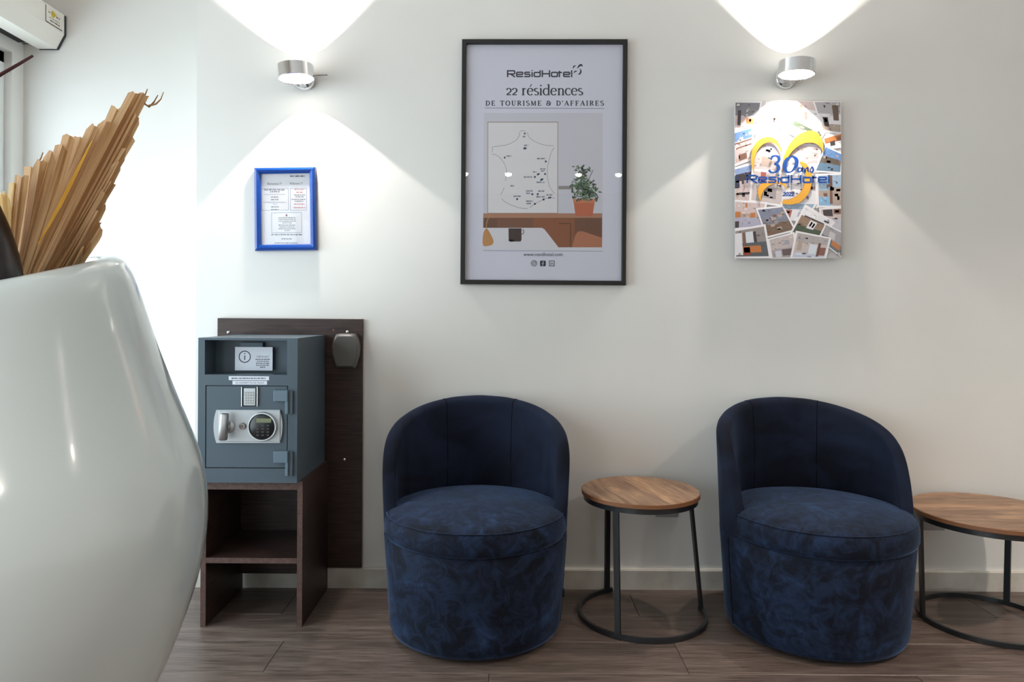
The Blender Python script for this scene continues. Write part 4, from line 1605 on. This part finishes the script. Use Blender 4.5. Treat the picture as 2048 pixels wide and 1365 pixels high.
def crescent(outer, inner):
    o_, i_ = catmull(outer, 4), catmull(inner, 4)
    P.k += 1
    P.ribbon(i_, 1.0, yed)
    P.k += 1
    n_ = min(len(o_), len(i_))
    for k in range(n_ - 1):
        a_, b_ = k / (n_ - 1) * (len(o_) - 1), (k + 1) / (n_ - 1) * (len(o_) - 1)
        c_, d_ = k / (n_ - 1) * (len(i_) - 1), (k + 1) / (n_ - 1) * (len(i_) - 1)
        P.poly([o_[int(a_)], o_[int(b_)], i_[int(d_)], i_[int(c_)]], yel)


crescent([z6(505, 1180), z6(470, 980), z6(500, 800), z6(600, 680), z6(740, 636), z6(860, 690), z6(945, 860)],
         [z6(512, 1180), z6(520, 1000), z6(560, 860), z6(650, 750), z6(760, 715), z6(860, 755), z6(940, 880)])
crescent([z6(940, 1170), z6(960, 960), z6(1060, 740), z6(1200, 600), z6(1380, 540), z6(1510, 610), z6(1565, 740), z6(1562, 860)],
         [z6(935, 1200), z6(960, 1080), z6(1060, 900), z6(1180, 780), z6(1320, 725), z6(1440, 735), z6(1520, 790), z6(1556, 860)])
crescent([z6(1230, 1010), z6(1310, 1050), z6(1390, 1170), z7(1390, 40), z7(1350, 190), z7(1230, 330), z7(1080, 375), z7(935, 360)],
         [z6(1200, 1020), z6(1230, 1060), z6(1290, 1170), z7(1280, 60), z7(1230, 180), z7(1140, 260), z7(1040, 300), z7(960, 300)])
crescent([z7(612, 330), z7(575, 200), z7(600, 90), z7(700, 20), z7(860, 10), z7(980, 50), z7(1012, 140)],
         [z7(618, 330), z7(630, 240), z7(680, 140), z7(780, 70), z7(870, 55), z7(960, 80), z7(1005, 145)])
P.k += 2
blu = srgb(22, 74, 150)


def stroke6(pts, ws, c_=blu, k=4):
    P.ribbon(catmull([z6(x, y) for x, y in pts], k), [w_[0] / 7.585 for w_ in catmull([(w,) for w in ws], k)], c_)


stroke6([(775, 985), (790, 940), (840, 925), (890, 950), (885, 1010), (820, 1050)], [26, 34, 24, 44, 40, 14])
stroke6([(820, 1050), (880, 1075), (885, 1130), (840, 1172), (775, 1175), (742, 1140)], [14, 46, 50, 26, 30, 40])
stroke6([(1090, 935), (1010, 985), (978, 1090), (1010, 1165), (1080, 1165), (1150, 1080), (1160, 985), (1100, 932), (1080, 938)], [14, 50, 64, 36, 18, 50, 58, 24, 14])
stroke6([(1240, 1115), (1200, 1110), (1182, 1145), (1205, 1170), (1240, 1140), (1252, 1105), (1245, 1150), (1262, 1168)], [14, 20, 28, 22, 12, 24, 28, 12])
stroke6([(1275, 1110), (1290, 1165), (1300, 1125), (1328, 1105), (1335, 1150), (1352, 1168)], [14, 28, 14, 24, 26, 12])
stroke6([(1362, 1165), (1385, 1110), (1400, 1095), (1415, 1140), (1395, 1175), (1368, 1162)], [10, 18, 22, 28, 22, 18])
s_x = lambda x: 1440 + (400 + (x - 150) * (1665 - 400) / 1410) / 7.585
s_y = lambda y: 190 + (1215 + (y - 222) * 122 / 150) / 7.585
P.k += 1
wordmark(P, s_x, s_y, blu, 3.4)
P.text('2022', *z7(942, 182), *z7(1128, 250), blu, .3, .04)
P.greek(*(z7(1150, 205)[0], z7(1200, 205)[0]), z7(0, 208)[1], 3, srgb(60, 60, 90), random.Random(1))
P.build('printed_image', 'printed_acrylic', t)

# =================================================================== WALL SOCKETS
for (x0, y0, x1, y1), lab in (((1312, 991, 1356.5, 1035.5), 'pale wall socket behind the small round table'),
                              ((1846, 1018, 1890, 1062), 'pale wall socket behind the wide round table')):
    lo, hi = pxbox(x0, y0, x1, y1, -.010, -.0005)
    cx, cz = (lo[0] + hi[0]) / 2, (lo[2] + hi[2]) / 2
    t = thing('wall_socket', (cx, 0, lo[2]), lab, 'socket', 'wall sockets')
    obj('plate', bm_box(lo, hi, .002), 'outlet_grey', t, 40)
    obj('well', bm_lathe([(.022, .0105), (.0205, .0105), (.0195, .002), (0, .002)], 28, (cx, 0, cz), RX, close=False), 'outlet_grey', t, 40)
    obj('earth_pin', bm_lathe([(0, .012), (.002, .011), (.0022, .002)], 10, (cx, 0, cz + .011), RX), 'screw_steel', t, 60)

# =================================================================== ROUND TABLES


def round_table(name, x, y, ztop_, rtop, rbase, xb, legs, ring_span, topmat, label, group=None):
    t = thing(name, (x, y, 0), label, 'table', 'round side tables')
    th_ = .0165
    tp_ = obj('table_top', bm_lathe([(0, ztop_ - th_), (rtop - .002, ztop_ - th_), (rtop, ztop_ - th_ + .002), (rtop, ztop_ - .002), (rtop - .002, ztop_), (0, ztop_)], 80, (x, y, 0)), topmat, t, 30)
    obj('edge_band', bm_lathe([(rtop - .001, ztop_ - th_ + .0008), (rtop + .0006, ztop_ - th_ + .002), (rtop + .0006, ztop_ - .0022), (rtop - .001, ztop_ - .001)], 80, (x, y, 0), close=False), 'oak_edge', tp_, 30)
    zf = ztop_ - th_
    rf = rtop - .006
    obj('top_ring', bm_lathe([(rf - .02, zf), (rf, zf), (rf, zf - .017), (rf - .02, zf - .017), (rf - .02, zf)], 80, (x, y, 0), close=False), 'black_steel', t, 30)
    a0, a1 = ring_span
    n = 72
    bm = bmesh.new()
    rings = []
    full = a1 - a0 >= 360
    for i in range(n if full else n + 1):
        a = math.radians(a0 + (a1 - a0) * i / n)
        ring = []
        for r, z in ((rbase, .002), (rbase, .017), (rbase - .010, .017), (rbase - .010, .002)):
            ring.append(bm.verts.new((xb + r * math.cos(a), y + r * math.sin(a), z)))
        rings.append(ring)
    prs = list(zip(rings, rings[1:])) + ([(rings[-1], rings[0])] if full else [])
    for p_, q_ in prs:
        for k in range(4):
            j = (k + 1) % 4
            bm.faces.new((p_[k], p_[j], q_[j], q_[k]))
    if not full:
        bm.faces.new(rings[0])
        bm.faces.new(rings[-1][::-1])
    br_ = obj('base_ring', bm, 'black_steel', t, 40)
    for at_, ab in legs:
        at_, ab = math.radians(at_), math.radians(ab)
        p_ = Vector((x + (rf - .010) * math.cos(at_), y + (rf - .010) * math.sin(at_), zf - .016))
        q_ = Vector((xb + (rbase - .005) * math.cos(ab), y + (rbase - .005) * math.sin(ab), .010))
        bm = bmesh.new()
        rad = Vector((math.cos(ab), math.sin(ab), 0))
        tan = Vector((-math.sin(ab), math.cos(ab), 0))
        c8 = []
        for base in (q_, p_):
            c8.append([bm.verts.new(base + rad * sx * .005 + tan * sy * .0095) for sx, sy in ((-1, -1), (1, -1), (1, 1), (-1, 1))])
        for k in range(4):
            j = (k + 1) % 4
            bm.faces.new((c8[0][k], c8[0][j], c8[1][j], c8[1][k]))
        bm.faces.new(c8[0])
        bm.faces.new(c8[1])
        obj('leg', bm, 'black_steel', t)
    for k in range(3):
        a = math.radians(a0 + (min(a1, a0 + 360) - a0) * (k + .5) / 3)
        obj('foot_pad', bm_lathe([(.006, 0.0), (.006, .0022)], 10, (xb + (rbase - .005) * math.cos(a), y + (rbase - .005) * math.sin(a), 0)), 'black_plastic', br_)
    return t


round_table('side_table', .448, -.237, .430, .1985, .2175, .456, ((10, 8), (119, 116), (235, 239)), (110, 372), 'oak_top_crosswise',
            'small taller round wood-topped table between the two navy chairs')
round_table('side_table', 1.622, -.272, .375, .242, .212, 1.612, ((175, 175), (42, 40), (-28, -30)), (0, 360), 'oak_top_lengthwise',
            'wide low round wood-topped table beside the chair away from the safe')

# =================================================================== NAVY TUB CHAIRS
CR = [(0, .727), (20, .722), (35, .710), (45, .699), (55, .685), (65, .668), (74, .648), (82, .622), (88, .592), (93, .555), (97, .51), (101, .46), (105, .40), (110, .345), (114, .315), (121, .300)]


def hfun(a):
    a = abs(a)
    for (a0, h0), (a1, h1) in zip(CR, CR[1:]):
        if a <= a1:
            f = (a - a0) / (a1 - a0)
            return h0 + (h1 - h0) * f
    return CR[-1][1]


def hsm(a):
    return sum(hfun(a + k * 2.2) for k in range(-2, 3)) / 5


def chair():
    t = thing('tub_chair', (0, 0, 0), '', 'chair', 'navy velvet tub chairs')
    NB = 72
    obj('seat_base', bm_lathe([(.10, .014), (.252, .014), (.262, .018), (.269, .034), (.272, .07), (.280, .2), (.288, .318), (.284, .324), (.1, .324)], NB), 'navy_velvet', t, 60)
    # backrest shell
    bm = bmesh.new()
    rings = []
    AM = 120.5
    NA = 120
    for i in range(NA + 1):
        ad = -AM + 2 * AM * i / NA
        a = math.radians(90 + ad)
        h = max(hsm(ad), .302)
        q = abs(ad)
        thk = .052 if q < 60 else .052 - .014 * min(1, (q - 60) / 50)
        edge = max(0.12, min(1.0, (AM + 4 - q) / 14))
        thk *= edge ** .5
        rt_ = thk / 2
        tuck = .026 * min(1, max(0, (q - 103) / 14)) ** 1.3
        ro = lambda z: .2872 + (z - .318) * .040 - tuck
        sec = []
        zc_ = max(h - rt_, .296)
        for f in (0, .2, .4, .6, .8, 1.0):
            z = .29 + (zc_ - .29) * f
            sec.append((ro(z) + .0, z))
        Rm = ro(zc_) - rt_
        for k in range(1, 8):
            b = PI * k / 8
            sec.append((Rm + rt_ * math.cos(b), zc_ + rt_ * math.sin(b)))
        for f in (1.0, .75, .5, .25, 0):
            z = .29 + (zc_ - .29) * f
            belly = .010 * math.sin(PI * f) if q < 70 else 0
            sec.append((ro(zc_) - thk - belly, z))
        rings.append([bm.verts.new((r * math.cos(a), r * math.sin(a), z)) for r, z in sec])
    n = len(rings[0])
    for p_, q_ in zip(rings, rings[1:]):
        for k in range(n):
            j = (k + 1) % n
            bm.faces.new((p_[k], p_[j], q_[j], q_[k]))
    bm.faces.new(rings[0])
    bm.faces.new(rings[-1][::-1])
    bk = obj('backrest', bm, 'navy_velvet_back', t, 70)
    for sgn in (-1, 1):
        a = math.radians(90 + sgn * 27)
        h = hsm(27)
        pts = []
        for f in [k / 8 for k in range(9)]:
            z = .38 + (h - .026 - .38) * f
            fr = (z - .29) / (h - .026 - .29)
            r = .2872 + (h - .026 - .318) * .040 - .052 - .010 * math.sin(PI * fr) + .0005
            pts.append((r * math.cos(a), r * math.sin(a), z))
        Rm = .2872 + (h - .026 - .318) * .040 - .026
        for k in range(5, 0, -1):
            b = PI * k / 8 + PI * 2 / 8
            pts.append(((Rm + .0262 * math.cos(b)) * math.cos(a), (Rm + .0262 * math.cos(b)) * math.sin(a), h - .026 + .0262 * math.sin(b)))
        obj('seam', bm_tube(pts, .0013, 6), 'navy_seam', bk, 60)
    # cushion: round, pushed forward, soft domed top
    R, cy = .2845, -.020
    pf = [(0.12, .322), (R - .016, .322), (R - .006, .326), (R - .0005, .338), (R, .352), (R - .001, .372), (R - .004, .386), (R - .011, .396), (R - .022, .403), (R - .05, .4105),
          (R - .10, .420), (R - .17, .427), (R - .23, .4295), (0, .430)]
    cu = obj('seat_cushion', bm_lathe(pf, NB, (0, cy, 0)), 'navy_velvet', t, 70)
    obj('piping', bm_tube([((R - .0075) * math.cos(2 * PI * k / 72), cy + (R - .0075) * math.sin(2 * PI * k / 72), .3935) for k in range(72)], .0022, 6, closed=True), 'navy_velvet', cu, 60)
    for sgn in (-1, 1):
        a = math.radians(-90 + sgn * 84)
        pts = [((.268 + (z - .034) * .065) * math.cos(a), (.268 + (z - .034) * .065) * math.sin(a), z) for z in (.03, .08, .14, .2, .26, .31)]
        obj('side_seam', bm_tube(pts, .0028, 6), 'navy_seam', t, 60)
    obj('maker_tag', bm_box((.272, -.006, .098), (.2825, .008, .122), .001), 'black_plastic', t)
    for k in range(4):
        a = PI / 4 + k * PI / 2
        obj('foot', bm_lathe([(.016, 0), (.018, .002), (.018, .016)], 16, (.2 * math.cos(a), .2 * math.sin(a), 0)), 'black_plastic', t, 40)
    return t


def copy_tree(o, parent=None):
    c_ = o.copy()
    COL.objects.link(c_)
    c_.parent = parent
    for ch in o.children:
        copy_tree(ch, c_)
    return c_


ch = chair()
ch.location = (-.108, -.328, 0)
ch.scale = (1.035, 1.035, 1.0)
ch['label'] = 'navy velvet tub chair between the safe stand and the small round table'
c2 = copy_tree(ch)
c2.location = (1.003, -.328, 0)
c2.rotation_euler.z = math.radians(2)
c2['label'] = 'navy velvet tub chair between the small and the wide round table'
